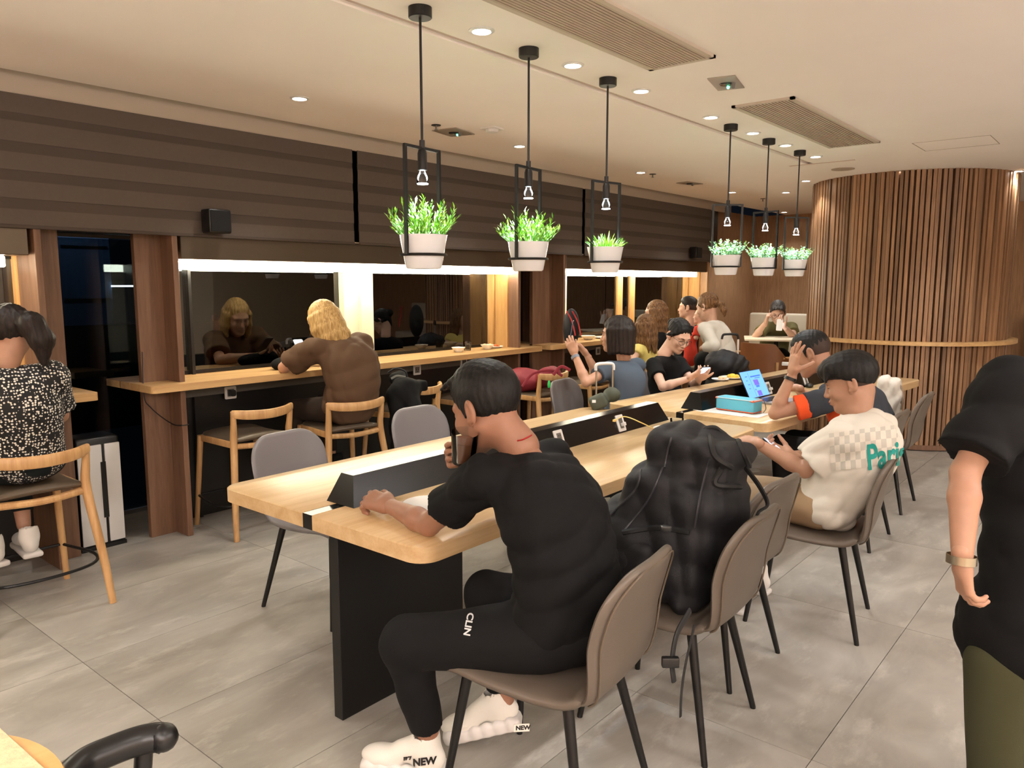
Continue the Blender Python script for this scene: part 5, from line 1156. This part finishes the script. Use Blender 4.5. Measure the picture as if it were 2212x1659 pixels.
# lettering on the shoes and trousers of the foreground man
for (nm, s_, sz, c_, xd_, yd_, rd_) in (('lettering', 'NEW', .032, at(917, 1645, 2.25), RT+UP*.12, UP, at(917, 1645, 1)-CAM), ('lettering', '1987', .013, at(880, 1638, 2.25), RT+UP*.12, UP, at(880, 1638, 1)-CAM)):
    sh = [c for c in p3.children if c.name.startswith('shoe') or c.name.startswith('sole')]; off = Vector(p3.location); V2 = []; F2 = []
    for s2 in sh: b0 = len(V2); V2 += [v.co+off for v in s2.data.vertices]; F2 += [tuple(b0+q for q in p.vertices) for p in s2.data.polygons]
    tr = BVHTree.FromPolygons(V2, F2); tv, tf = text2d(s_, sz, 2, .0015); drape(p3, nm, tv, tf, c_, xd_, yd_, rd_, tr, DARK, .0015)
tr = bvh_of(p3, 'trousers')
tv, tf = text2d('CLIN', .028, 2, .0008); drape(p3, 'lettering', tv, tf, at(1005, 1352, 2.15), (.05, -.25, -1), (.75, .60, -.15), (-.5, .7, -.35), tr, pbr('silver_print', (200, 200, 200), .5), .002)
tg = MB().box((0, 0, 0), (.05, .002, .026)); 
hp = at(1127, 1572, 2.44)-Vector(p3.location); t_ = tg.build('heel_tab', WSH, p3); t_.location = hp; t_.rotation_euler = (0, 0, _f2+.1)
tv, tf = text2d('NEW', .02, 1, .001); m = MB(); m.add([(x+.004, -.0016, y) for x, y in tv], tf); l_ = m.build('lettering', DARK, p3, smooth=False); l_.location = hp; l_.rotation_euler = (0, 0, _f2+.1)
# ------------------------------------------------------------------ backpack and other bags
NYL = pbr('black_nylon', (19, 19, 23), .62, bump=.25, bscale=500, spec=.4); WEB = pbr('black_webbing', (14, 14, 15), .7)
def sdf_obj(name, S, h, mat, root=None, disp=None):
    return link_mesh(name, S.mesh(name, h, disp=disp, origin=A_(root.location) if root else (0, 0, 0), mat=mat), None, root)
bp_ = empty('backpack', (-1.27, 2.42, .47), 0, 'big stuffed black travel backpack propped upright on a chair', 'backpack')
A1 = nz_((-.28, .0, .96)); A1 = nz_((.22, 0, .97)); AX = nz_(np.cross((0, 1, 0), A1)); axs = (AX, (0, 1, 0), A1)
S = SDF(); S.box((-1.24, 2.43, .70), (.185, .165, .225), ax=axs, rd=.07, k=.03); S.box((-1.185, 2.45, .945), (.150, .125, .115), ax=axs, rd=.035, k=.02); S.ell((-1.39, 2.38, .64), (.15, .17, .19), ax=axs, k=.03); S.box((-1.20, 2.44, .86), (.17, .15, .05), ax=axs, rd=.03, k=.01)
bo = sdf_obj('main_body', S, .008, NYL, bp_, fold(.014, 1.5, 21, [(0, 0, 1), (.3, .2, .9), (1, .2, .1)]))
S = SDF(); S.box((-1.485, 2.40, .63), (.055, .125, .150), ax=axs, rd=.045, k=.03); S.ell((-1.47, 2.40, .56), (.07, .12, .10), k=.03); sdf_obj('front_pocket', S, .008, NYL, bp_, fold(.006, .8, 22))
S = SDF(); S.box((-1.375, 2.26, .60), (.11, .035, .115), ax=axs, rd=.03, k=.03); sdf_obj('side_pocket', S, .008, NYL, bp_, fold(.006, .8, 23))
def tree_of(objs):
    V2 = []; F2 = []
    for s2 in objs:
        b0 = len(V2); mw = s2.matrix_basis if s2.parent is None else Matrix.Translation(s2.parent.location); V2 += [mw @ v.co for v in s2.data.vertices]; F2 += [tuple(b0+q for q in p.vertices) for p in s2.data.polygons]
    return BVHTree.FromPolygons(V2, F2)
tb = tree_of([c for c in bp_.children])
def surf_line(root, pts, r, mat, name, tree, off=.002, seg=6, n=30):
    P = []
    for p in bez([(u, v, 0) for u, v in pts], n):
        d = (at(p.x, p.y, 1)-CAM).normalized(); h = tree.ray_cast(CAM, d, 20)
        if h[0] is not None: P.append(h[0]-d*off-Vector(root.location))
    if len(P) > 3: return MB().tube(P, r, seg).build(name, mat, root)
ZIP = pbr('zip_tape', (42, 42, 46), .5)
for pts in (((1533, 990), (1515, 1060), (1500, 1140)), ((1432, 1010), (1400, 1080), (1345, 1150)), ((1385, 1015), (1370, 1060), (1310, 1120)), ((1450, 945), (1440, 985), (1436, 1010))): surf_line(bp_, pts, .0042, ZIP, 'zip', tb)
for pts in (((1533, 940), (1545, 985), (1580, 1010)), ((1590, 940), (1615, 1000), (1640, 1050)), ((1345, 1150), (1420, 1140), (1490, 1150)), ((1560, 1010), (1545, 1045), (1600, 1052))): surf_line(bp_, pts, .010, WEB, 'strap', tb, .004)
hd = [Vector(at(u, v, 2.72))-Vector(bp_.location) for u, v in ((1520, 940), (1524, 925), (1545, 922), (1562, 935), (1568, 945))]; MB().tube(bez(hd, 20), .007, 8, flat=.5).build('grab_handle', WEB, bp_)
hd = [Vector(at(u, v, d))-Vector(bp_.location) for u, v, d in ((1610, 1010, 2.62), (1640, 1050, 2.55), (1658, 1090, 2.5), (1636, 1110, 2.5), (1630, 1160, 2.52))]; MB().tube(bez(hd, 24), .011, 8, flat=.45).build('shoulder_strap', WEB, bp_)
hd = [Vector(at(u, v, d))-Vector(bp_.location) for u, v, d in ((1490, 1320, 2.30), (1462, 1370, 2.22), (1452, 1430, 2.2), (1456, 1472, 2.2))]; MB().tube(bez(hd, 16), .013, 8, flat=.45).build('hip_belt', WEB, bp_)
hd = [Vector(at(u, v, d))-Vector(bp_.location) for u, v, d in ((1500, 1350, 2.3), (1480, 1440, 2.25), (1472, 1500, 2.22), (1470, 1548, 2.22))]; MB().tube(bez(hd, 16), .009, 8, flat=.3).build('strap', WEB, bp_)
MB().box(Vector(at(1448, 1430, 2.19))-Vector(bp_.location), (.05, .02, .03), rz=_f2, bev=.004).build('buckle', M['dark_plastic'], bp_)
MB().box(Vector(at(1438, 1141, 2.37))-Vector(bp_.location), (.035, .02, .018), rz=_f2, bev=.004).build('buckle', M['dark_plastic'], bp_)
# red backpack on a stool
rb = empty('backpack', (-4.22, 5.40, .635), 0, 'dark red backpack lying on an ash bar stool, green tag hanging', 'backpack'); RED = pbr('crimson_nylon', (126, 22, 40), .6, bump=.2, bscale=400)
S = SDF(); S.ell((-4.27, 5.36, .72), (.19, .15, .10), k=.05); S.ell((-4.06, 5.42, .76), (.07, .15, .09), k=.06); S.ell((-4.32, 5.30, .72), (.13, .10, .10), k=.04); sdf_obj('main_body', S, .009, RED, rb, fold(.010, .7, 31))
L0_ = Vector(rb.location); MB().tube(bez([Vector(at(u, v, 5.75))-L0_ for u, v in ((1128, 835), (1150, 808), (1190, 800), (1215, 812))], 20), .010, 8, flat=.5).build('strap', RED, rb); MB().tube(bez([Vector(at(u, v, 5.7))-L0_ for u, v in ((1195, 810), (1212, 792), (1232, 800))], 10), .012, 8, flat=.5).build('strap', RED, rb)
gt = MB().lathe([(0, -.03), (.014, -.024), (.019, 0), (.012, .022), (0, .03)], 14, M=Matrix.Scale(.4, 3, Vector((1, 0, 0)))).build('tag', pbr('green_tag', (40, 170, 80), .4), rb); gt.location = Vector(at(1186, 830, 5.62))-L0_; gt['label'] = 'bright green tag'
# black jacket and bag over the stool back
jb = empty('handbag', (-4.25, 3.98, .78), 0, 'black jacket and soft bag hung over an ash stool back', 'bag')
S = SDF(); S.ell(at(875, 850, 5.55), (.10, .13, .11), k=.04); S.ell(at(862, 820, 5.65), (.07, .07, .06), k=.04); S.chain([A_(at(858, 860, 5.5)), A_(at(858, 930, 5.45)), A_(at(866, 1000, 5.5))], [.06, .05, .05], k=.04); S.chain([A_(at(885, 860, 5.5)), A_(at(905, 900, 5.4)), A_(at(922, 950, 5.35))], [.06, .045, .03], k=.04); S.box(at(893, 835, 5.6), (.05, .10, .04), rd=.02, k=.04)
sdf_obj('cloth_body', S, .010, BLK, jb, fold(.010, .8, 33)); L0_ = Vector(jb.location); MB().tube(bez([Vector(at(u, v, 5.6))-L0_ for u, v in ((838, 805), (855, 796), (875, 802), (880, 816))], 16), .007, 8).build('handle', WEB, jb); MB().tube(bez([Vector(at(u, v, 5.52))-L0_ for u, v in ((845, 818), (858, 812), (876, 815))], 10), .008, 8, flat=.5).build('lining', pbr('grey_lining', (110, 112, 104), .7), jb)
kb = empty('handbag', (-4.46, 4.78, .64), 0, 'dark bag with pale strap on a stool just left of the foreground man head', 'bag')
S = SDF(); S.ell(at(998, 830, 6.2), (.09, .12, .10), k=.04); sdf_obj('body', S, .010, pbr('glossy_black_bag', (16, 16, 18), .3), kb, fold(.008, 1, 34)); L0_ = Vector(kb.location); MB().tube(bez([Vector(at(u, v, 6.1))-L0_ for u, v in ((986, 835), (984, 812), (1000, 795), (1020, 812))], 14), .006, 6, flat=.5).build('strap', pbr('silver_strap', (170, 168, 160), .3), kb)
# white bag on the farthest aisle chair
wb_ = empty('backpack', (-1.40, 5.86, .47), 0, 'white canvas backpack hanging on the farthest aisle side chair', 'backpack'); WC = pbr('white_canvas', (206, 200, 190), .85, bump=.2, bscale=300)
S = SDF(); S.box(at(1920, 862, 5.62), (.075, .07, .15), rd=.04, k=.03); S.ell(at(1912, 826, 5.62), (.05, .06, .045), k=.02); S.ell(at(1934, 832, 5.66), (.035, .04, .03), k=.02); sdf_obj('main_body', S, .009, WC, wb_, fold(.016, 1.6, 35)); L0_ = Vector(wb_.location); MB().tube(bez([Vector(at(u, v, 5.55))-L0_ for u, v in ((1930, 825), (1946, 835), (1950, 860), (1947, 885))], 14), .008, 8, flat=.5).build('shoulder_strap', pbr('beige_web', (150, 134, 116), .8), wb_)
# black bag with red piping leaning on the far post
cb_ = empty('backpack', atx(1240, 735, -4.35), 0, 'black backpack with red piping leaning at the dark wooden post', 'backpack'); S = SDF(); S.ell(at(1234, 708, 6.75), (.07, .08, .17), k=.04); sdf_obj('main_body', S, .010, NYL, cb_); L0_ = Vector(cb_.location)
for dx in (0, 12): MB().tube(bez([Vector(at(u+dx, v, 6.58))-L0_ for u, v in ((1224, 672), (1236, 695), (1243, 725))], 10), .006, 6).build('piping', pbr('red_piping', (170, 40, 40), .5), cb_)
# suitcase with silver handle and small green bag
sc_ = empty('suitcase', (-2.97, 4.62, 0), _f2+.25, 'black suitcase with extended silver pull handle by the second table', 'suitcase')
MB().box((0, 0, .33), (.34, .22, .56), bev=.03, seg=3).build('shell', M['dark_plastic'], sc_)
for s in (-1, 1): MB().tube([(s*.062, 0, .6), (s*.062, 0, .985)], .0068, 10).build('handle_tube', pbr('chrome_tube', (170, 160, 145), .25, metal=.8), sc_)
MB().tube(bez([(-.068, 0, .965), (-.066, 0, 1.0), (-.04, 0, 1.012), (.04, 0, 1.012), (.066, 0, 1.0), (.068, 0, .965)], 20), .0115, 10).build('grip', M['white_plastic'], sc_)
for s in (-1, 1): MB().lathe([(0, -.012), (.025, -.012), (.025, .012), (0, .012)], 14, c=(s*.13, 0, .03), M=Matrix.Rotation(PI/2, 4, 'X')).build('wheel', WEB, sc_)
gb = empty('crossbody_bag', at(1297, 864, 5.1), 0, 'small olive crossbody bag with a white tag beside the suitcase handle', 'bag'); L0_ = Vector(gb.location)
S = SDF(); S.box(at(1292, 868, 5.1), (.055, .045, .045), ax=(nz_((.7, .5, .4)), nz_((-.6, .8, 0)), nz_((-.35, -.25, .9))), rd=.02, k=.02); S.ell(at(1322, 852, 5.15), (.06, .05, .05), k=.03); sdf_obj('pouch', S, .008, pbr('olive_nylon', (62, 66, 52), .7), gb, fold(.005, 1.2, 36))
MB().box(Vector(at(1283, 867, 5.02))-L0_, (.024, .004, .018), rz=_f2).build('tag', M['white_plastic'], gb)
# black wheeled bag near the niche
tb_ = empty('suitcase', (-2.98, 6.72, 0), _f2, 'black soft wheeled bag with black and silver handle near the tan armchair', 'suitcase'); L0_ = Vector(tb_.location)
S = SDF(); S.box((-2.98, 6.72, .62), (.175, .14, .30), ax=(A_(RT), nz_(np.cross((0, 0, 1), A_(RT))), (0, 0, 1)), rd=.08, k=.03); S.ell(at(1562, 785, 7.05), (.165, .15, .12), ax=(A_(RT), nz_(np.cross((0, 0, 1), A_(RT))), (0, 0, 1)), k=.05)
so_ = link_mesh('main_body', S.mesh('bag', .010, disp=fold(.016, 1.4, 37), origin=(0, 0, 0), mat=NYL), None, tb_); so_.matrix_parent_inverse = Matrix.Rotation(-_f2, 4, 'Z') @ Matrix.Translation(-L0_)
for s in (-1, 1): MB().box((.02+s*.075, 0, .95), (.016, .010, .28)).build('handle_tube', pbr('silver_tube', (185, 182, 178), .3, metal=.6), tb_)
MB().tube(bez([(-.056, 0, 1.07), (-.050, 0, 1.10), (-.03, 0, 1.115), (.07, 0, 1.115), (.09, 0, 1.10), (.096, 0, 1.07)], 20), .011, 8).build('grip', WEB, tb_)
MB().box((-.15, -.05, .93), (.05, .004, .035), rz=.5).build('luggage_tag', M['white_plastic'], tb_)
# ------------------------------------------------------------------ tableware
def bowl(p, r, h, lb, food=None):
    t = empty('bowl', p, 0, lb, 'bowl'); MB().lathe([(0, 0), (r*.45, 0), (r*.5, .004), (r*.85, h*.7), (r, h), (r-.003, h), (r*.82, h*.72), (r*.45, .008), (0, .007)], 28, closed=False).build('dish', M['porcelain'], t)
    if food: food(t)
    return t
def plate(p, r, lb, food=None):
    t = empty('plate', p, 0, lb, 'plate'); MB().lathe([(0, 0), (r*.6, 0), (r*.75, .005), (r, .016), (r-.003, .018), (r*.72, .009), (0, .006)], 32, closed=False).build('dish', M['porcelain'], t)
    if food: food(t)
    return t
def balls(mat, spots, name='food'):
    def f(t):
        m = MB()
        for (x, y, z, r) in spots: m.ball((x, y, z), (r, r*.9, r*.75), 12, 8)
        m.build(name, mat, t)
    return f
def tumbler(p, r, h, lb, liq, fill=.6, foam=None, M4=None):
    t = empty('drinking_glass', p, 0, lb, 'glass')
    if M4 is not None: t.matrix_world = M4
    MB().lathe([(0, 0), (r*.8, 0), (r*.82, .004), (r*.88, h*.4), (r, h), (r-.0025, h), (r*.86, h*.4), (r*.78, .008), (0, .008)], 28, closed=False).build('glass_body', M['clear_glass'], t)
    MB().lathe([(0, .009), (r*.77, .009), (r*.84, h*.4), (r*(.84+.1*max(0, fill-.4)), h*fill), (0, h*fill)], 24, closed=False).build('drink', liq, t)
    return t
EGG = pbr('eggs', (222, 190, 150), .5); YEL = pbr('yellow_food', (228, 186, 62), .5, noise=.3, nscale=60); REDF = pbr('orange_food', (196, 96, 44), .6, noise=.3, nscale=60); JUICE = pbr('orange_juice', (240, 176, 40), .25); COFFEE = pbr('milky_coffee', (104, 66, 46), .25, noise=.1); COLA = pbr('dark_drink', (30, 16, 10), .15)
cz = .981
bowl((-4.665, 4.885, cz), .062, .042, 'empty white bowl on the middle counter, left of the dark drink')
tumbler((-4.72, 5.06, cz), .038, .082, 'glass of dark drink between two bowls on the middle counter', COLA, .6)
bowl((-4.665, 5.27, cz), .064, .042, 'white bowl of two eggs on the middle counter', balls(EGG, [(-.015, -.02, .035, .022), (.012, .025, .034, .022), (0, 0, .02, .03)], 'egg'))
plate((-4.70, 5.43, cz), .072, 'white plate with reddish food at the right end of the middle counter', balls(REDF, [(0, 0, .02, .022), (.02, .015, .015, .015)]))
bowl(atz(1266, 722, 1.0)*1.0+Vector((.36, -.50, 0)), .08, .045, 'white bowl on the far counter behind the woman with the bob')
for o in [bpy.data.objects[n] for n in [b.name for b in bpy.data.objects if b.name.startswith('bowl')]][-1:]: o.location = (-4.62, 6.85, cz)
plate((-4.62, 7.12, cz), .08, 'white plate on the far counter beside the bowl')
bp2 = plate((-2.02, 1.945, .7505), .098, 'white plate beside the elbow of the foreground man')
ck = empty('chopsticks', (-2.03, 2.04, .772), 0, 'dark chopsticks lying across the white plate', 'chopsticks')
for dy in (0, .012): MB().tube([(-.09, .035+dy, 0), (.12, -.03+dy, .0)], [.0022, .003], 6).build('stick', pbr('dark_wood_stick', (48, 26, 18), .4), ck)
plate((-2.03, 3.86, .7505), .105, 'white plate of yellow food on the nearest table by the juice', balls(YEL, [(-.03, -.03, .022, .022), (-.01, -.045, .03, .02), (-.04, .0, .018, .02), (.0, -.01, .014, .025)]))
tumbler((-1.965, 3.80, .7505), .038, .088, 'glass of orange juice in front of the boy in white', JUICE, .42)
fk = empty('fork', (-1.93, 3.93, .773), 0, 'black handled cutlery resting on the plate by the juice', 'cutlery'); MB().tube([(-.07, -.03, 0), (.10, .05, .004)], [.003, .004], 8).build('handle', M['dark_plastic'], fk); MB().box((-.09, -.04, 0), (.05, .018, .002), rz=.45).build('tines', pbr('steel', (190, 188, 180), .3, metal=.9), fk)
# glass mug at the mouth of the foreground man
mg = at(1003, 966, 2.32); MM = Matrix.Translation(mg) @ Matrix.Rotation(.25, 4, Vector((.5, .8, 0))); tumbler(mg, .043, .10, 'ribbed glass of milky coffee held at the mouth of the foreground man', COFFEE, .72, M4=MM @ Matrix.Translation((0, 0, -.05)))
# charging cable on the nearest table
cp = [at(1328, 908, 3.93), at(1350, 900, 3.95), at(1385, 913, 3.85), atz(1420, 930, .757), atz(1450, 944, .754), atz(1480, 955, .754)]
t = tag(MB().tube(bez(cp, 40), .0028, 7).box(cp[0], (.012, .03, .01), rz=.2).build('charging_cable', pbr('yellow_cable', (226, 196, 120), .5)), 'pale yellow charging cable plugged into the outlet on the nearest table', 'cable')
# papers, pencil case, laptop, mouse on the second table
for i, (dx, a, lb) in enumerate(((0, .12, 'white sheet of paper under the blue pencil case'), (-.05, -.02, 'slightly turned white sheet under the blue pencil case, sticking out left'))):
    o = MB().box((0, 0, 0), (.42 if i == 0 else .36, .20, .0008)).build('paper_sheet', pbr('paper', (226, 226, 222), .8)); o.location = (-2.03+dx, 4.69, .7512+.001*i); o.rotation_euler = (0, 0, a-.12); tag(o, lb, 'paper', 'sheets under the pencil case')
pcz = empty('pencil_case', (-2.02, 4.76, .754), -.12, 'light blue zipped pencil case with orange trim on papers', 'pencil case'); BLU = pbr('light_blue_neoprene', (96, 186, 214), .6, bump=.1, bscale=300); ORT = pbr('orange_trim', (232, 96, 50), .6)
MB().box((0, 0, .045), (.275, .12, .088), bev=.016, seg=4).build('body', BLU, pcz)
MB().tube([(x, y, .083) for x, y in round_rect(-.139, .139, -.0615, .0615, .016, 4)], .0028, 6, closed=True).build('zip', pbr('pale_zip', (200, 214, 220), .5), pcz)
MB().tube([(x, y, .006) for x, y in round_rect(-.136, .136, -.059, .059, .016, 4)], .003, 6, closed=True).build('base_trim', ORT, pcz)
MB().box((.125, 0, .080), (.030, .124, .012), bev=.004).build('end_trim', ORT, pcz); MB().box((-.131, -.045, .080), (.018, .032, .012), bev=.004).build('end_trim', ORT, pcz)
MB().tube(bez([(.10, .03, .09), (.14, .05, .085), (.16, .06, .03), (.165, .02, .005)], 14), .003, 6).build('pull_cord', M['grey_plastic'], pcz)
lp = empty('laptop', (-2.00, 5.02, .7505), R(-4)+R(62), 'open laptop with a bright blue screen on the second table', 'laptop')
hg_ = atz(1642, 860, .765); lp.location = (hg_.x+.107, hg_.y, .7505); lp.rotation_euler = (0, 0, PI/2-.07)
MB().box((0, -.005, .008), (.32, .225, .015), bev=.004).build('base', pbr('silver_laptop', (176, 176, 184), .35, metal=.5), lp)
kbm = MB()
for j in range(5):
    for i in range(13): kbm.box((-.132+.022*i, -.0+.02*j-.01, .0165), (.018, .016, .002))
o = kbm.build('keyboard', M['dark_plastic'], lp, smooth=False); o['kind'] = 'stuff'
ld = empty('lid', (0, .107, .016)); ld.parent = lp; ld.rotation_euler = (R(-27), 0, 0)
MB().box((0, .003, .108), (.32, .006, .214), bev=.002).build('lid_shell', M['dark_plastic'], ld)
MB().box((0, -.0006, .110), (.306, .001, .198)).build('display', emit('blue_screen', (.12, .30, 1.0), 1.15), ld, smooth=False)
sm_ = MB()
for (x, z, w_, h_, k) in ((-.03, .118, .070, .042, 1), (-.03, .088, .05, .014, 2), (-.02, .035, .06, .040, 1), (.045, .1, .002, .19, 2), (-.05, .165, .15, .010, 2), (-.07, .150, .08, .005, 2), (.085, .170, .03, .006, 2), (.095, .140, .02, .005, 2), (.085, .110, .03, .005, 2), (.095, .080, .02, .005, 2), (.02, .065, .012, .010, 2)): sm_.box((-x, -.0014, z), (w_, .0008, h_), m=k-1)
sm_.build('screen_content', [emit('screen_photo', (.16, .12, .62), .8), emit('screen_line', (.05, .13, .62), .9)], ld, smooth=False)
ms = empty('computer_mouse', atz(1748, 836, .752), .4, 'black computer mouse beyond the man in grey and orange', 'mouse'); MB().ball((0, 0, .012), (.032, .052, .020), 14, 8).build('shell', M['dark_plastic'], ms)
ch = empty('charger', atz(1700, 790, .755), .3, 'white charger with its cable on the far part of the second table', 'charger'); MB().box((0, 0, .018), (.10, .06, .034), bev=.006).build('block', M['white_plastic'], ch); MB().tube(bez([(.05, 0, .02), (.09, .03, .05), (.12, .0, .03), (.16, .04, .006)], 12), .004, 6).build('cord', M['white_plastic'], ch)
plate(atz(1556, 822, .7505), .075, 'small white plate with an egg and food on the second table', balls(EGG, [(.0, .0, .022, .022), (.03, .02, .02, .018)]))
plate(atz(1582, 818, .7505), .105, 'white plate of yellow food behind the laptop screen', balls(YEL, [(0, 0, .02, .035), (.03, .02, .02, .025), (-.03, .01, .018, .025)]))
# ------------------------------------------------------------------ air purifier
ap = empty('air_purifier', (-4.83, 1.86, 0), 0, 'tall white air purifier with a black slot between the wooden posts', 'air purifier')
MB().box((0, 0, .34), (.20, .25, .68), bev=.02, seg=3).build('body', M['dark_plastic'], ap)
MB().box((.105, -.053, .335), (.014, .138, .60), bev=.005).build('front_panel', M['white_plastic'], ap); MB().box((.105, .076, .335), (.014, .088, .60), bev=.005).build('front_panel', M['white_plastic'], ap)
MB().box((.113, .018, .36), (.004, .030, .34)).build('slot', M['black_gloss'], ap)
MB().box((-.0, 0, .008), (.21, .26, .03), bev=.004).build('foot', M['dark_plastic'], ap)
# ------------------------------------------------------------------ niche table, platform, tan chairs
tp = MB().box((-3.4, 10.35, .06), (3.0, 2.9, .12)).build('floor_platform', M['veneer']); tp['kind'] = 'structure'; tp.name = 'trim_3'
for o in bpy.data.objects:
    if o.name.startswith('bench') and o.parent is None and o.location.x < -2: o.location = (-3.68, 10.45, .12)
    elif o.name.startswith('bench') and o.parent is None: o.location.y = 11.3; o.location.z = .12
nt_ = empty('cafe_table', (-3.62, 9.62, .12), .42, 'small white topped cafe table in the niche', 'table')
MB().box((0, 0, .765), (.78, .62, .028), bev=.006).build('table_top', pbr('white_laminate', (226, 214, 190), .35), nt_); MB().tube([(0, 0, .02), (0, 0, .75)], .03, 14).build('pedestal', M['black_metal'], nt_); MB().lathe([(0, 0), (.24, 0), (.24, .012), (.03, .02)], 28).build('foot', M['black_metal'], nt_)
zt = .905
c_ = empty('cup', atz(1641, 719, zt), 0, 'white coffee cup on the niche table', 'cup'); MB().lathe([(0, 0), (.032, 0), (.048, .07), (.045, .07), (.03, .006), (0, .006)], 20, closed=False).build('cup_body', M['porcelain'], c_); MB().tube(bez([(-.044, 0, .058), (-.07, 0, .05), (-.066, 0, .025), (-.038, 0, .018)], 12), .005, 6).build('handle', M['porcelain'], c_)
plate(atz(1643, 720, zt), .085, 'saucer under the white coffee cup in the niche')
bpy.data.objects[[o.name for o in bpy.data.objects if o.name.startswith('cup') and o.parent is None][-1]].location.z = zt+.012
t_ = empty('tray', atz(1670, 722, zt), .42, 'black tray with white cutlery rest on the niche table', 'tray'); MB().box((0, 0, .006), (.32, .20, .012), bev=.004).build('tray_base', M['dark_plastic'], t_); MB().lathe([(0, .012), (.06, .012), (.08, .022), (.078, .023), (0, .015)], 24, c=(-.05, 0, 0), M=Matrix.Scale(.5, 3, Vector((0, 1, 0)))).build('oval_dish', M['porcelain'], t_)
TAN = M['brown_leather']; FRM = M['ash']
def arm_chair(x, y, rz, lb, z=0.0):
    t = empty('armchair', (x, y, z), rz, lb, 'chair')
    vs, fs = slab_sweep([(p.x, p.z) for p in bez([(.24, 0, .44), (.1, 0, .445), (-.2, 0, .43)], 12)], lambda s, q: .50, .07, 24, 4); MB().add(vs, fs).build('seat', TAN, t, angle=60)
    m = MB(); n = 28; vs = []; fs = []
    for i in range(n+1):
        a = R(-118+236*i/n); q = abs(a)/R(118); rx_, ry = .29, .30; h = .80-.17*min(1, max(0, (q-.42)/.25)); x_, y_ = -.02-rx_*math.cos(a), ry*math.sin(a)
        nx_, ny_ = math.cos(a), -math.sin(a)
        for (zz, th) in ((.42, 0), (h, 0), (h, .03), (.42, .03)): vs.append((x_+nx_*th, y_+ny_*th, zz))
    for i in range(n):
        for q in range(4): fs.append((i*4+q, i*4+(q+1) % 4, i*4+4+(q+1) % 4, i*4+4+q))
    fs += [(0, 1, 2, 3), (n*4+3, n*4+2, n*4+1, n*4)]; m.add(vs, fs).build('backrest', TAN, t, angle=50)
    for (sx, sy) in ((.23, .26), (.23, -.26), (-.20, .25), (-.20, -.25)): MB().tube([(sx*1.05, sy*1.05, 0), (sx*.95, sy*1.02, .62 if sx > 0 else .60)], [.014, .018], 10).build('leg', FRM, t)
    for s in (-1, 1): MB().tube(bez([(.22, s*.27, .62), (.05, s*.285, .635), (-.12, s*.27, .64)], 10), .017, 10).build('armrest', FRM, t)
    return t
ac = arm_chair(-3.30, 8.55, PI/2-.25, 'tan leather armchair with wooden arms facing the niche table', .12)
arm_chair(-4.10, 8.95, PI/2-.3, 'second tan armchair partly hidden behind the wheeled bag', .12)
MB().box((-3.7, 8.6, .06), (1.9, .9, .12)).build('trim_4', M['veneer'])['kind'] = 'structure'
nb = empty('handbag', atz(1700, 790, .35)*0+Vector((-3.20, 9.40, .12)), 0, 'dark bag on the niche floor beside the seated man', 'bag'); S = SDF(); S.box((-3.20, 9.40, .38), (.13, .12, .25), rd=.08, k=.03); sdf_obj('body', S, .012, NYL, nb, fold(.012, .7, 40))
for c in nb.children: c.location.z += 0
# ------------------------------------------------------------------ foreground table and black armchair at the bottom left
rt_ = empty('round_table', (-1.45, .165, 0), 0, 'round wooden table with a pale speckled mat, cut off at the bottom left corner', 'table')
MB().lathe([(0, .705), (.275, .705), (.295, .715), (.30, .728), (.295, .74), (0, .742)], 64).build('table_top', wood('honey_oak', (226, 176, 112), (206, 150, 84), .35, 4, 1), rt_)
MB().tube([(0, 0, .02), (0, 0, .705)], .035, 16).build('pedestal', M['black_metal'], rt_); MB().lathe([(0, 0), (.22, 0), (.22, .012), (.035, .02)], 32).build('foot', M['black_metal'], rt_)
mt = MB().box((0, 0, 0), (.50, .265, .004), bev=.0015, seg=1).build('place_mat', pbr('speckled_mat', (226, 204, 162), .7, noise=.12, nscale=60, bump=.3, bscale=160)); mt.location = (-1.50, .295, .7445); mt.rotation_euler = (0, 0, R(2)); tag(mt, 'pale speckled mat lying on the round wooden table', 'mat')
ba = empty('armchair', (-1.30, .50, 0), 0, 'black armchair with a thick rounded arm, cut off at the bottom left', 'chair')
L0_ = Vector(ba.location); arm = [atz(u, v, .66)-L0_ for u, v in ((130, 1700), (180, 1650), (240, 1622), (300, 1600), (342, 1592))]
MB().tube(bez(arm, 30)+[arm[-1]+Vector((.012, .008, -.004))], [.022]*30 if False else .029, 14).build('armrest', M['dark_plastic'], ba)
MB().ball(arm[-1]+Vector((.010, .006, 0)), .029, 12, 8).build('arm_tip', M['dark_plastic'], ba)
MB().tube([arm[-1]+Vector((-.02, -.02, -.01)), arm[-1]+Vector((-.03, -.06, -.40)), arm[-1]+Vector((-.04, -.08, -.655))], [.018, .016, .014], 12).build('leg', M['dark_plastic'], ba)
MB().tube([arm[1]+Vector((0, -.02, -.01)), arm[1]+Vector((-.02, -.06, -.655))], [.018, .014], 12).build('leg', M['dark_plastic'], ba)
MB().box(arm[2]+Vector((-.05, -.28, -.22)), (.42, .42, .06), bev=.02).build('seat', M['dark_plastic'], ba)
MB().tube(bez([arm[0]+Vector((0, 0, 0)), arm[0]+Vector((-.06, -.2, .10)), arm[0]+Vector((.1, -.45, .12))], 16), .02, 12).build('back_rail', M['dark_plastic'], ba)

lb_ = empty('handbag', (-4.66, 3.05, .98), 0, 'small black bag on the counter in front of the blonde woman', 'bag'); S = SDF(); S.ell(atx(618, 786, -4.68), (.07, .12, .045), k=.03); S.ell(atx(640, 778, -4.72), (.05, .08, .05), k=.03); sdf_obj('body', S, .009, BLK, lb_, fold(.010, 1.4, 41))
